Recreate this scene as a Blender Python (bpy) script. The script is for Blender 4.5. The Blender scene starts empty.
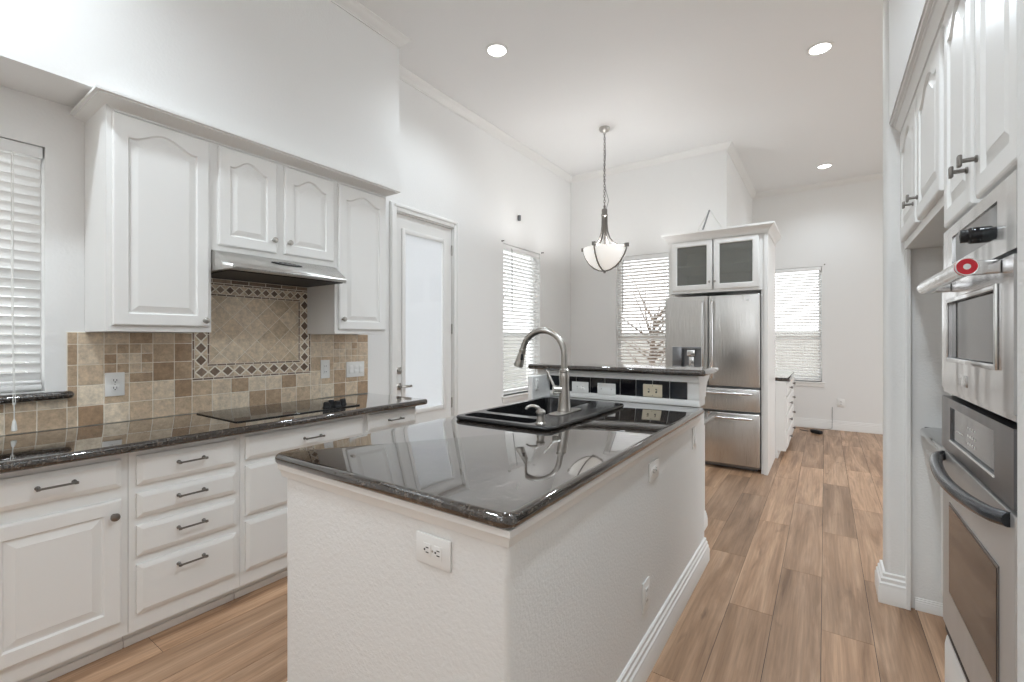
import bpy, bmesh, math, random
from mathutils import Vector, Matrix
random.seed(7)
sc = bpy.context.scene
COL = sc.collection
PI = math.pi

# ------------------------------------------------------------------ camera, world, exposure
cam_d = bpy.data.cameras.new('camera')
cam = bpy.data.objects.new('camera', cam_d)
COL.objects.link(cam)
cam_d.sensor_width = 36.0
cam_d.lens = 455.0 / 1024.0 * 36.0
cam_d.shift_y = -2.0 / 1024.0
cam_d.clip_start = 0.02
cam.location = (0, 0, 1.35)
cam.rotation_euler = (PI / 2, 0, math.atan(313.0 / 455.0))
sc.camera = cam

world = bpy.data.worlds.new('sky')
sc.world = world
world.use_nodes = True
bgn = world.node_tree.nodes['Background']
bgn.inputs[0].default_value = (0.94, 0.97, 1.0, 1)
bgn.inputs[1].default_value = 1.9

sc.view_settings.view_transform = 'Standard'
sc.view_settings.look = 'None'
sc.view_settings.gamma = 1.0
sc.view_settings.use_curve_mapping = False
sc.view_settings.exposure = 0.76
sc.cycles.use_denoising = True
sc.cycles.max_bounces = 10
sc.cycles.diffuse_bounces = 6
sc.cycles.glossy_bounces = 4
sc.cycles.transmission_bounces = 6
sc.cycles.transparent_max_bounces = 12
sc.cycles.sample_clamp_indirect = 6.0


def portal(name, loc, rot, sx, sy):
    d = bpy.data.lights.new(name, 'AREA')
    d.shape = 'RECTANGLE'
    d.size, d.size_y = sx, sy
    d.cycles.is_portal = True
    o = bpy.data.objects.new(name, d)
    o.location = loc
    o.rotation_euler = rot
    COL.objects.link(o)


# daylight: windows, side opening, plus unseen rear opening and skylight added for light
portal('added_rear_portal', (-0.17, -3.0, 2.6), (-PI / 2, 0, 0), 0.84, 1.9)
portal('added_skylight_portal', (-1.4, -1.6, 3.69), (0, 0, 0), 2.0, 1.6)
portal('side_daylight', (3.6, 5.5, 1.8), (0, PI / 2, 0), 3.0, 3.2)

# ------------------------------------------------------------------ materials


def new_mat(name):
    m = bpy.data.materials.new(name)
    m.use_nodes = True
    nt = m.node_tree
    b = nt.nodes['Principled BSDF']
    return m, nt, b


def N(nt, t, **kw):
    n = nt.nodes.new(t)
    for k, v in kw.items():
        if k.startswith('i_'):
            n.inputs[k[2:].replace('_', ' ')].default_value = v
        else:
            setattr(n, k, v)
    return n


def simple(name, col, rough=0.5, metal=0.0, spec=0.5, coat=0.0, bump=None, ior=None, emit=None):
    m, nt, b = new_mat(name)
    b.inputs['Base Color'].default_value = (*col, 1)
    b.inputs['Roughness'].default_value = rough
    b.inputs['Metallic'].default_value = metal
    b.inputs['Specular IOR Level'].default_value = spec
    b.inputs['Coat Weight'].default_value = coat
    if ior:
        b.inputs['IOR'].default_value = ior
    if emit:
        b.inputs['Emission Color'].default_value = (*emit[0], 1)
        b.inputs['Emission Strength'].default_value = emit[1]
    tc = N(nt, 'ShaderNodeTexCoord')
    sc_, st_ = bump if bump else (60.0, 0.02)
    nz = N(nt, 'ShaderNodeTexNoise', i_Scale=sc_, i_Detail=3.0)
    nt.links.new(tc.outputs['Object'], nz.inputs['Vector'])
    bp = N(nt, 'ShaderNodeBump', i_Strength=st_, i_Distance=0.01)
    nt.links.new(nz.outputs['Fac'], bp.inputs['Height'])
    nt.links.new(bp.outputs['Normal'], b.inputs['Normal'])
    return m


M = {}
M['wall'] = simple('wall_paint', (0.83, 0.828, 0.815), 0.75, bump=(70, 0.10), spec=0.3)
M['texwall'] = simple('textured_wall_paint', (0.80, 0.797, 0.78), 0.7, bump=(95, 0.22), spec=0.3)
M['ceil'] = simple('ceiling_paint', (0.87, 0.87, 0.865), 0.85, bump=(40, 0.05), spec=0.2)
M['trim'] = simple('trim_paint', (0.82, 0.815, 0.795), 0.4, bump=(30, 0.02))
M['cab'] = simple('cabinet_paint', (0.83, 0.828, 0.81), 0.36, bump=(25, 0.02))
M['plastic'] = simple('white_plastic', (0.84, 0.84, 0.82), 0.3)
M['beige'] = simple('beige_plastic', (0.70, 0.62, 0.47), 0.35)
M['dark'] = simple('dark_slot', (0.02, 0.02, 0.02), 0.6)
M['nickel'] = simple('brushed_nickel', (0.46, 0.44, 0.41), 0.28, 1.0)
M['bronze'] = simple('dark_nickel', (0.23, 0.215, 0.20), 0.32, 1.0)
M['blackgloss'] = simple('black_gloss', (0.012, 0.012, 0.013), 0.07, bump=(60, 0.0))
M['blacksink'] = simple('black_composite', (0.012, 0.012, 0.013), 0.2, bump=(60, 0.0), ior=1.6)
M['blacksat'] = simple('black_satin', (0.015, 0.015, 0.016), 0.45, spec=0.3)
M['grey'] = simple('grey_metal', (0.22, 0.225, 0.235), 0.3, 0.9)
M['red'] = simple('red_enamel', (0.55, 0.015, 0.03), 0.25)
M['blind'] = simple('blind_slat', (0.86, 0.86, 0.85), 0.45)
M['vinyl'] = simple('window_vinyl', (0.83, 0.83, 0.82), 0.4)
M['cordgrey'] = simple('grey_wand', (0.25, 0.25, 0.25), 0.4)
M['cordwhite'] = simple('white_cord', (0.8, 0.8, 0.77), 0.7)
M['frost'] = simple('frosted_bowl', (0.92, 0.91, 0.88), 0.35, emit=((1.0, 0.97, 0.92), 0.25))
M['lamp'] = simple('lamp_lens', (0.9, 0.9, 0.9), 0.4, emit=((1.0, 0.98, 0.95), 6.0))
M['display'] = simple('dark_display', (0.035, 0.04, 0.042), 0.06, bump=(60, 0.0), ior=1.9)
M['ovenglass'] = simple('dark_oven_glass', (0.03, 0.03, 0.032), 0.05, bump=(60, 0.0), ior=1.5)
M['bark'] = simple('bark', (0.16, 0.12, 0.09), 0.9)
M['fence'] = simple('fence_wood', (0.42, 0.41, 0.38), 0.8)
M['lawn'] = simple('patio', (0.34, 0.34, 0.31), 0.95, bump=(200, 0.5))
M['grout'] = simple('grout', (0.86, 0.80, 0.70), 0.9, bump=(200, 0.2))
M['ivory'] = simple('ivory_panel', (0.60, 0.59, 0.55), 0.5)


def brushed(name, col, rough, horiz=True, metal=1.0):
    m, nt, b = new_mat(name)
    b.inputs['Metallic'].default_value = metal
    tc = N(nt, 'ShaderNodeTexCoord')
    mp = N(nt, 'ShaderNodeMapping')
    mp.inputs['Scale'].default_value = (1.5, 1.5, 260) if horiz else (300, 300, 1.2)
    nt.links.new(tc.outputs['Object'], mp.inputs[0])
    nz = N(nt, 'ShaderNodeTexNoise', i_Scale=3.0, i_Detail=2.0)
    nt.links.new(mp.outputs[0], nz.inputs['Vector'])
    cr = N(nt, 'ShaderNodeMapRange')
    cr.inputs[3].default_value = rough - 0.03
    cr.inputs[4].default_value = rough + 0.03
    nt.links.new(nz.outputs['Fac'], cr.inputs[0])
    nt.links.new(cr.outputs[0], b.inputs['Roughness'])
    mx = N(nt, 'ShaderNodeMix', data_type='RGBA')
    mx.inputs[6].default_value = (*[c * 0.975 for c in col], 1)
    mx.inputs[7].default_value = (*[min(1, c * 1.02) for c in col], 1)
    nt.links.new(nz.outputs['Fac'], mx.inputs[0])
    nt.links.new(mx.outputs[2], b.inputs['Base Color'])
    # faint waviness of sheet steel
    n2 = N(nt, 'ShaderNodeTexNoise', i_Scale=3.2, i_Detail=1.0)
    mp2 = N(nt, 'ShaderNodeMapping')
    mp2.inputs['Scale'].default_value = (3.0, 3.0, 0.35)
    nt.links.new(tc.outputs['Object'], mp2.inputs[0])
    nt.links.new(mp2.outputs[0], n2.inputs['Vector'])
    bp = N(nt, 'ShaderNodeBump', i_Strength=0.25, i_Distance=0.02)
    nt.links.new(n2.outputs['Fac'], bp.inputs['Height'])
    nt.links.new(bp.outputs['Normal'], b.inputs['Normal'])
    return m


M['steel'] = brushed('stainless_steel', (0.62, 0.61, 0.59), 0.28, False)
M['steelbright'] = brushed('polished_stainless', (0.76, 0.76, 0.76), 0.2)
M['steelsoft'] = brushed('soft_stainless', (0.58, 0.575, 0.565), 0.42, True, 0.6)
M['steeldark'] = brushed('smoked_stainless', (0.26, 0.265, 0.275), 0.3)


def mat_granite():
    m, nt, b = new_mat('dark_granite')
    L = nt.links.new
    tc = N(nt, 'ShaderNodeTexCoord')
    n1 = N(nt, 'ShaderNodeTexNoise', i_Scale=55.0, i_Detail=6.0, i_Roughness=0.75)
    n2 = N(nt, 'ShaderNodeTexNoise', i_Scale=9.0, i_Detail=3.0)
    v = N(nt, 'ShaderNodeTexVoronoi', i_Scale=170.0)
    for n in (n1, n2, v):
        L(tc.outputs['Object'], n.inputs['Vector'])
    cr = N(nt, 'ShaderNodeValToRGB')
    e = cr.color_ramp.elements
    e[0].position, e[0].color = 0.36, (0.006, 0.005, 0.005, 1)
    e[1].position, e[1].color = 0.72, (0.15, 0.115, 0.09, 1)
    x = e.new(0.53); x.color = (0.028, 0.020, 0.015, 1)
    L(n1.outputs['Fac'], cr.inputs[0])
    c2 = N(nt, 'ShaderNodeValToRGB')
    e = c2.color_ramp.elements
    e[0].position, e[0].color = 0.80, (0, 0, 0, 1)
    e[1].position, e[1].color = 0.95, (1, 1, 1, 1)
    sp = N(nt, 'ShaderNodeSeparateColor')
    L(v.outputs['Color'], sp.inputs[0])
    L(sp.outputs[0], c2.inputs[0])
    mx = N(nt, 'ShaderNodeMix', data_type='RGBA')
    mx.inputs[7].default_value = (0.12, 0.105, 0.09, 1)
    ml = N(nt, 'ShaderNodeMath', operation='MULTIPLY')
    L(c2.outputs[0], ml.inputs[0])
    L(n2.outputs['Fac'], ml.inputs[1])
    L(ml.outputs[0], mx.inputs[0])
    L(cr.outputs[0], mx.inputs[6])
    L(mx.outputs[2], b.inputs['Base Color'])
    b.inputs['Roughness'].default_value = 0.045
    b.inputs['IOR'].default_value = 1.5
    b.inputs['Coat Weight'].default_value = 1.0
    b.inputs['Coat IOR'].default_value = 1.68
    b.inputs['Coat Roughness'].default_value = 0.03
    return m


M['granite'] = mat_granite()


def mat_floor():
    m, nt, b = new_mat('oak_planks')
    L = nt.links.new
    tc = N(nt, 'ShaderNodeTexCoord')
    geo = N(nt, 'ShaderNodeNewGeometry')
    cmb = N(nt, 'ShaderNodeCombineXYZ')
    mu = N(nt, 'ShaderNodeMath', operation='MULTIPLY')
    mu.inputs[1].default_value = 37.0
    L(geo.outputs['Random Per Island'], mu.inputs[0])
    for i in range(3):
        L(mu.outputs[0], cmb.inputs[i])
    add = N(nt, 'ShaderNodeVectorMath', operation='ADD')
    L(tc.outputs['Object'], add.inputs[0])
    L(cmb.outputs[0], add.inputs[1])
    mp = N(nt, 'ShaderNodeMapping')
    mp.inputs['Scale'].default_value = (11.0, 0.9, 1.0)
    L(add.outputs[0], mp.inputs[0])
    n1 = N(nt, 'ShaderNodeTexNoise', i_Scale=1.0, i_Detail=5.0, i_Roughness=0.6, i_Distortion=0.8)
    L(mp.outputs[0], n1.inputs['Vector'])
    mp2 = N(nt, 'ShaderNodeMapping')
    mp2.inputs['Scale'].default_value = (90.0, 2.2, 1.0)
    L(add.outputs[0], mp2.inputs[0])
    n2 = N(nt, 'ShaderNodeTexNoise', i_Scale=1.0, i_Detail=4.0, i_Roughness=0.7)
    L(mp2.outputs[0], n2.inputs['Vector'])
    mp3 = N(nt, 'ShaderNodeMapping')
    mp3.inputs['Scale'].default_value = (7.0, 1.1, 1.0)
    L(add.outputs[0], mp3.inputs[0])
    n3 = N(nt, 'ShaderNodeTexNoise', i_Scale=1.2, i_Detail=4.0, i_Distortion=1.6)
    L(mp3.outputs[0], n3.inputs['Vector'])
    cr = N(nt, 'ShaderNodeValToRGB')
    e = cr.color_ramp.elements
    e[0].position, e[0].color = 0.28, (0.22, 0.120, 0.062, 1)
    e[1].position, e[1].color = 0.74, (0.60, 0.40, 0.263, 1)
    x = e.new(0.5); x.color = (0.41, 0.252, 0.153, 1)
    L(n1.outputs['Fac'], cr.inputs[0])
    # fine pores
    c2 = N(nt, 'ShaderNodeMapRange')
    c2.inputs[1].default_value, c2.inputs[2].default_value = 0.3, 0.7
    c2.inputs[3].default_value, c2.inputs[4].default_value = 0.74, 1.14
    L(n2.outputs['Fac'], c2.inputs[0])
    m1 = N(nt, 'ShaderNodeMix', data_type='RGBA', blend_type='MULTIPLY')
    m1.inputs[0].default_value = 1.0
    L(cr.outputs[0], m1.inputs[6])
    L(c2.outputs[0], m1.inputs[7])
    # dark mineral streaks
    c3 = N(nt, 'ShaderNodeValToRGB')
    e = c3.color_ramp.elements
    e[0].position, e[0].color = 0.66, (1, 1, 1, 1)
    e[1].position, e[1].color = 0.78, (0.50, 0.46, 0.44, 1)
    L(n3.outputs['Fac'], c3.inputs[0])
    m2 = N(nt, 'ShaderNodeMix', data_type='RGBA', blend_type='MULTIPLY')
    m2.inputs[0].default_value = 1.0
    L(m1.outputs[2], m2.inputs[6])
    L(c3.outputs[0], m2.inputs[7])
    # plank to plank tone
    c4 = N(nt, 'ShaderNodeMapRange')
    c4.inputs[3].default_value, c4.inputs[4].default_value = 0.80, 1.26
    L(geo.outputs['Random Per Island'], c4.inputs[0])
    m3 = N(nt, 'ShaderNodeMix', data_type='RGBA', blend_type='MULTIPLY')
    m3.inputs[0].default_value = 1.0
    L(m2.outputs[2], m3.inputs[6])
    L(c4.outputs[0], m3.inputs[7])
    L(m3.outputs[2], b.inputs['Base Color'])
    b.inputs['Roughness'].default_value = 0.38
    bp = N(nt, 'ShaderNodeBump', i_Strength=0.08, i_Distance=0.005)
    L(n2.outputs['Fac'], bp.inputs['Height'])
    L(bp.outputs['Normal'], b.inputs['Normal'])
    return m


M['floor'] = mat_floor()


def mat_tile(name, dark, mid, light, rough=0.55, bmp=0.15):
    m, nt, b = new_mat(name)
    L = nt.links.new
    geo = N(nt, 'ShaderNodeNewGeometry')
    tc = N(nt, 'ShaderNodeTexCoord')
    cr = N(nt, 'ShaderNodeValToRGB')
    e = cr.color_ramp.elements
    e[0].position, e[0].color = 0.0, (*dark, 1)
    e[1].position, e[1].color = 1.0, (*light, 1)
    x = e.new(0.45); x.color = (*mid, 1)
    L(geo.outputs['Random Per Island'], cr.inputs[0])
    n1 = N(nt, 'ShaderNodeTexNoise', i_Scale=38.0, i_Detail=5.0, i_Roughness=0.7)
    L(tc.outputs['Object'], n1.inputs['Vector'])
    mr = N(nt, 'ShaderNodeMapRange')
    mr.inputs[1].default_value, mr.inputs[2].default_value = 0.3, 0.7
    mr.inputs[3].default_value, mr.inputs[4].default_value = 0.70, 1.20
    L(n1.outputs['Fac'], mr.inputs[0])
    mx = N(nt, 'ShaderNodeMix', data_type='RGBA', blend_type='MULTIPLY')
    mx.inputs[0].default_value = 1.0
    L(cr.outputs[0], mx.inputs[6])
    L(mr.outputs[0], mx.inputs[7])
    L(mx.outputs[2], b.inputs['Base Color'])
    b.inputs['Roughness'].default_value = rough
    bp = N(nt, 'ShaderNodeBump', i_Strength=bmp, i_Distance=0.004)
    L(n1.outputs['Fac'], bp.inputs['Height'])
    L(bp.outputs['Normal'], b.inputs['Normal'])
    return m


M['tile'] = mat_tile('travertine_tile', (0.38, 0.25, 0.15), (0.64, 0.495, 0.345), (0.80, 0.69, 0.54))
M['tilelight'] = mat_tile('pale_travertine', (0.57, 0.45, 0.31), (0.66, 0.53, 0.38), (0.74, 0.62, 0.47))
M['tiledark'] = mat_tile('dark_stone_mosaic', (0.14, 0.085, 0.055), (0.24, 0.165, 0.115), (0.36, 0.27, 0.20))
M['blacktile'] = mat_tile('black_glass_tile', (0.006, 0.006, 0.008), (0.009, 0.010, 0.014), (0.018, 0.022, 0.028), 0.06, 0.0)


def mat_glass(name, tint=(1, 1, 1), amount=1.0, haze=0.0):
    m = bpy.data.materials.new(name)
    m.use_nodes = True
    nt = m.node_tree
    nt.nodes.remove(nt.nodes['Principled BSDF'])
    out = nt.nodes['Material Output']
    tr = N(nt, 'ShaderNodeBsdfTransparent')
    tr.inputs[0].default_value = (*tint, 1)
    gl = N(nt, 'ShaderNodeBsdfGlossy')
    gl.inputs['Roughness'].default_value = 0.02
    fr = N(nt, 'ShaderNodeFresnel')
    fr.inputs[0].default_value = 1.45
    mx = N(nt, 'ShaderNodeMixShader')
    ml = N(nt, 'ShaderNodeMath', operation='MULTIPLY')
    ml.inputs[1].default_value = amount
    geo = N(nt, 'ShaderNodeNewGeometry')
    inv = N(nt, 'ShaderNodeMath', operation='SUBTRACT')
    inv.inputs[0].default_value = 1.0
    nt.links.new(geo.outputs['Backfacing'], inv.inputs[1])
    mf = N(nt, 'ShaderNodeMath', operation='MULTIPLY')
    nt.links.new(fr.outputs[0], mf.inputs[0])
    nt.links.new(inv.outputs[0], mf.inputs[1])
    nt.links.new(mf.outputs[0], ml.inputs[0])
    nt.links.new(ml.outputs[0], mx.inputs[0])
    nt.links.new(tr.outputs[0], mx.inputs[1])
    nt.links.new(gl.outputs[0], mx.inputs[2])
    if haze:
        df = N(nt, 'ShaderNodeBsdfDiffuse')
        df.inputs[0].default_value = (0.27, 0.27, 0.25, 1)
        m2 = N(nt, 'ShaderNodeMixShader')
        m2.inputs[0].default_value = haze
        nt.links.new(mx.outputs[0], m2.inputs[1])
        nt.links.new(df.outputs[0], m2.inputs[2])
        mx = m2
    nt.links.new(mx.outputs[0], out.inputs['Surface'])
    return m


M['glass'] = mat_glass('window_glass')
M['cabglass'] = mat_glass('cabinet_glass', (0.85, 0.86, 0.82), 1.0, 0.45)



def mat_translucent(name, col, f=0.5):
    m, nt, b = new_mat(name)
    b.inputs['Base Color'].default_value = (*col, 1)
    b.inputs['Roughness'].default_value = 0.5
    tl = N(nt, 'ShaderNodeBsdfTranslucent')
    tl.inputs[0].default_value = (*col, 1)
    mx = N(nt, 'ShaderNodeMixShader')
    mx.inputs[0].default_value = f
    nt.links.new(b.outputs[0], mx.inputs[1])
    nt.links.new(tl.outputs[0], mx.inputs[2])
    nt.links.new(mx.outputs[0], nt.nodes['Material Output'].inputs['Surface'])
    return m


M['blindthin'] = mat_translucent('thin_blind_slat', (0.88, 0.89, 0.90), 0.5)
M['gunmetal'] = simple('gunmetal', (0.10, 0.105, 0.115), 0.22, 0.9)

# ------------------------------------------------------------------ mesh helpers


class B:
    """Collects shapes into one bmesh."""

    def __init__(s):
        s.bm = bmesh.new()

    def _merge(s, t, mi):
        me = bpy.data.meshes.new('tmp')
        for f in t.faces:
            f.material_index = mi
        t.to_mesh(me)
        t.free()
        s.bm.from_mesh(me)
        bpy.data.meshes.remove(me)

    def box(s, x0, x1, y0, y1, z0, z1, bev=0.0, mi=0, seg=2, edges=None):
        t = bmesh.new()
        bmesh.ops.create_cube(t, size=1.0)
        sx, sy, sz = abs(x1 - x0), abs(y1 - y0), abs(z1 - z0)
        for v in t.verts:
            v.co = Vector(((x0 + x1) / 2 + v.co.x * sx, (y0 + y1) / 2 + v.co.y * sy, (z0 + z1) / 2 + v.co.z * sz))
        if bev > 0:
            es = t.edges[:]
            if edges:
                es = [e for e in es if edges((e.verts[0].co + e.verts[1].co) / 2, (e.verts[1].co - e.verts[0].co).normalized())]
            bmesh.ops.bevel(t, geom=es, offset=min(bev, 0.49 * min(sx, sy, sz)), segments=seg, profile=0.5, affect='EDGES')
        s._merge(t, mi)
        return s

    def loops(s, loops, cap0=True, cap1=True, mi=0, close=True):
        rows = [[s.bm.verts.new(p) for p in lp] for lp in loops]
        n = len(rows[0])
        for a, b in zip(rows, rows[1:]):
            for i in range(n if close else n - 1):
                j = (i + 1) % n
                f = s.bm.faces.new((a[i], a[j], b[j], b[i]))
                f.material_index = mi
        if cap0:
            s.bm.faces.new(list(reversed(rows[0]))).material_index = mi
        if cap1:
            s.bm.faces.new(rows[-1]).material_index = mi
        return s

    def prism(s, pts, axis, a0, a1, mi=0):
        """pts: 2D outline in the two other axes (order x,y,z without axis)."""
        def mk(p, a):
            l = list(p)
            l.insert('xyz'.index(axis), a)
            return Vector(l)
        return s.loops([[mk(p, a0) for p in pts], [mk(p, a1) for p in pts]], mi=mi)

    def tube(s, pts, r, seg=10, mi=0):
        pts = [Vector(p) for p in pts]
        rs = r if isinstance(r, (list, tuple)) else [r] * len(pts)
        rows = []
        up = None
        for i, p in enumerate(pts):
            d = (pts[min(i + 1, len(pts) - 1)] - pts[max(i - 1, 0)]).normalized()
            if up is None:
                up = Vector((0, 0, 1)) if abs(d.z) < 0.9 else Vector((1, 0, 0))
            a = d.cross(up).normalized()
            up = a.cross(d).normalized()
            rows.append([p + (a * math.cos(2 * PI * k / seg) + up * math.sin(2 * PI * k / seg)) * rs[i] for k in range(seg)])
        return s.loops(rows, mi=mi)

    def lathe(s, prof, c, axis=(0, 0, 1), seg=24, mi=0):
        """prof: list of (radius, distance along axis) from c."""
        ax = Vector(axis).normalized()
        u = Vector((1, 0, 0)) if abs(ax.x) < 0.9 else Vector((0, 1, 0))
        a = ax.cross(u).normalized()
        b = ax.cross(a).normalized()
        c = Vector(c)
        rows = []
        for r, h in prof:
            r = max(r, 1e-5)
            rows.append([c + ax * h + (a * math.cos(2 * PI * k / seg) + b * math.sin(2 * PI * k / seg)) * r for k in range(seg)])
        return s.loops(rows, mi=mi)


def slab(bb, outline, z0, z1, rnd, holes=(), mi=0, sq=None):
    """Horizontal slab with rounded outer edge and optional rectangular / polygon holes."""
    n = len(outline)
    cen = Vector((sum(p[0] for p in outline) / n, sum(p[1] for p in outline) / n))

    def inset(d):
        out = []
        for i in range(n):
            p0, p1, p2 = Vector(outline[i - 1]), Vector(outline[i]), Vector(outline[(i + 1) % n])
            e1, e2 = (p1 - p0).normalized(), (p2 - p1).normalized()
            n1, n2 = Vector((-e1.y, e1.x)), Vector((-e2.y, e2.x))
            d1 = 0.0 if sq and sq((p0 + p1) / 2) else d
            d2 = 0.0 if sq and sq((p1 + p2) / 2) else d
            det = n1.x * n2.y - n1.y * n2.x
            if abs(det) < 0.02:
                out.append(p1 + (n1 * d1 + n2 * d2) / 2)
            else:
                out.append(p1 + Vector(((d1 * n2.y - d2 * n1.y) / det, (n1.x * d2 - n2.x * d1) / det)))
        return out
    steps = 5
    rows = []
    seq = [(rnd * (1 - math.sin(t)), z0 + rnd * (1 - math.cos(t))) for t in [PI / 2 * i / steps for i in range(steps + 1)]]
    seq += [(rnd * (1 - math.cos(t)), z1 - rnd * (1 - math.sin(t))) for t in [PI / 2 * i / steps for i in range(steps + 1)]]
    for d, z in seq:
        rows.append([(*p, z) for p in inset(d)])
    bm = bb.bm
    vr = [[bm.verts.new(p) for p in r] for r in rows]
    for a, b in zip(vr, vr[1:]):
        for i in range(n):
            bm.faces.new((a[i], a[(i + 1) % n], b[(i + 1) % n], b[i])).material_index = mi
    hv = []
    for h in holes:
        hb = [bm.verts.new((*p, z0)) for p in h]
        ht = [bm.verts.new((*p, z1)) for p in h]
        m = len(h)
        for i in range(m):
            bm.faces.new((hb[(i + 1) % m], hb[i], ht[i], ht[(i + 1) % m])).material_index = mi
        hv.append((hb, ht))
    for ring, k in ((vr[0], 0), (vr[-1], 1)):
        edges = []
        for lp in [ring] + [h[k] for h in hv]:
            for i in range(len(lp)):
                e = bm.edges.get((lp[i], lp[(i + 1) % len(lp)])) or bm.edges.new((lp[i], lp[(i + 1) % len(lp)]))
                edges.append(e)
        if hv:
            bmesh.ops.triangle_fill(bm, edges=edges, use_beauty=True, use_dissolve=False, normal=(0, 0, 1 if k else -1))
        else:
            bm.faces.new(ring if k else list(reversed(ring)))
    return bb


def rrect(x0, x1, y0, y1, r, seg=5):
    rr = r if isinstance(r, (list, tuple)) else [r] * 4   # corners: (x0,y0) (x1,y0) (x1,y1) (x0,y1)
    pts = []
    for (cx, cy, a0, q) in ((x0, y0, PI, rr[0]), (x1, y0, 1.5 * PI, rr[1]), (x1, y1, 0, rr[2]), (x0, y1, PI / 2, rr[3])):
        sx, sy = (1 if cx == x0 else -1), (1 if cy == y0 else -1)
        if q <= 0:
            pts.append((cx, cy))
            continue
        for i in range(seg + 1):
            a = a0 + PI / 2 * i / seg
            pts.append((cx + sx * q + q * math.cos(a), cy + sy * q + q * math.sin(a)))
    return pts


def obj(name, bb, mats, parent=None, world=False, smooth=True, kind=None, ang=32):
    """Link bb as ONE mesh object. world=True: shapes are in world axes and get moved to the parent's own axes."""
    bm = bb.bm
    if parent is not None and world:
        root = parent
        while root.parent is not None:
            root = root.parent
        bm.transform(root_matrix(root).inverted())
    bmesh.ops.recalc_face_normals(bm, faces=bm.faces[:])
    me = bpy.data.meshes.new(name)
    bm.to_mesh(me)
    bm.free()
    for m in (mats if isinstance(mats, (list, tuple)) else [mats]):
        me.materials.append(M[m] if isinstance(m, str) else m)
    if smooth:
        for p in me.polygons:
            p.use_smooth = True
        me.set_sharp_from_angle(angle=math.radians(ang))
    o = bpy.data.objects.new(name, me)
    COL.objects.link(o)
    if parent is not None:
        o.parent = parent
    if kind:
        o['kind'] = kind
    return o


def root_matrix(r):
    return Matrix.Translation(r.location) @ r.rotation_euler.to_matrix().to_4x4()


def thing(name, label, cat, loc=(0, 0, 0), rz=0.0, group=None):
    o = bpy.data.objects.new(name, None)
    o.empty_display_size = 0.05
    COL.objects.link(o)
    o.location = loc
    o.rotation_euler = (0, 0, rz)
    tag(o, label, cat, group)
    return o


def tag(o, label, cat, group=None):
    o['label'] = label
    o['category'] = cat
    if group:
        o['group'] = group
    return o


def struct(name, bb, mat, parent=None, **kw):
    return obj(name, bb, mat, parent, kind='structure', **kw)


def dup(root, loc, rz, label, group=None):
    r = root.copy()
    COL.objects.link(r)
    r.location = loc
    r.rotation_euler = (0, 0, rz)
    r['label'] = label
    if group:
        r['group'] = group
    for ch in list(root.children):
        c = ch.copy()
        COL.objects.link(c)
        c.parent = r
        for g in list(ch.children):
            d = g.copy()
            COL.objects.link(d)
            d.parent = c
    return r


# ------------------------------------------------------------------ room shell
XL, XI, XF = -3.054, -0.97, 3.6           # left wall, recess wall, side-room wall
YB, YF, YR = 5.95, 8.30, -3.0            # back wall, far wall, rear wall
ZC = 3.69
XR = 0.30                                 # wall beside the ovens


def wall_cells(bb, axis, c0, c1, a0, a1, z0, z1, holes=()):
    """Box wall with rectangular holes (a0,a1,z0,z1)."""
    us = sorted({a0, a1, *[h[0] for h in holes], *[h[1] for h in holes]})
    zs = sorted({z0, z1, *[h[2] for h in holes], *[h[3] for h in holes]})
    for ua, ub in zip(us, us[1:]):
        run = None
        for za, zb in zip(zs, zs[1:]):
            mu, mz = (ua + ub) / 2, (za + zb) / 2
            solid = not any(h[0] < mu < h[1] and h[2] < mz < h[3] for h in holes)
            if solid:
                run = (run[0], zb) if run else (za, zb)
            if (not solid or zb == zs[-1]) and run:
                if axis == 'x':
                    bb.box(c0, c1, ua, ub, *run)
                else:
                    bb.box(ua, ub, c0, c1, *run)
                run = None
    return bb


# floor planks: 195 mm wide, 1.30 m long, running away from the camera
fl = B()
known = {-3: 1.843, -2: 2.548, -1: 3.119, 0: 2.556, 1: 3.216, -13: 0.764, -12: 1.30, -11: 0.20}
for k in range(-17, 20):
    xa = -0.0143 + 0.195 * k
    off = known.get(k, random.uniform(0, 1.3)) % 1.3
    y = YR - 0.2 - 1.3 + off
    y = off - 1.3 * math.ceil((off - YR) / 1.3) - 0.0
    while y < YF + 0.2:
        fl.box(xa + 0.0011, xa + 0.1939, y + 0.001, y + 1.299, -0.012, 0.0)
        y += 1.3
sub = B().box(XL - 0.2, XF + 0.2, YR - 0.2, YF + 0.2, -0.10, -0.0016)
fo = struct('floor', fl, 'floor', smooth=False)
so = struct('floor_underlay', sub, 'dark', parent=fo, smooth=False)

cl = B().box(XL - 0.2, XF + 0.2, -0.8, YF + 0.2, ZC, ZC + 0.12).box(XL - 0.2, XF + 0.2, YR - 0.2, -2.4, ZC, ZC + 0.12)
cl.box(XL - 0.2, -2.4, -2.4, -0.8, ZC, ZC + 0.12).box(-0.4, XF + 0.2, -2.4, -0.8, ZC, ZC + 0.12)   # unseen skylight gap behind the camera, added to brighten the near side
struct('ceiling', cl, 'ceil', smooth=False)

W1 = (-0.46, 0.524, 1.100, 2.262)      # window over the counter (left wall)
W2 = (4.265, 5.082, 0.690, 2.455)      # window past the door (left wall)
DR = (2.665, 3.405, 0.0, 2.455)        # outside door (left wall)
W3 = (-2.362, -1.630, 0.690, 2.465)    # back wall
W4 = (-0.830, -0.037, 0.700, 2.450)    # far wall

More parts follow.
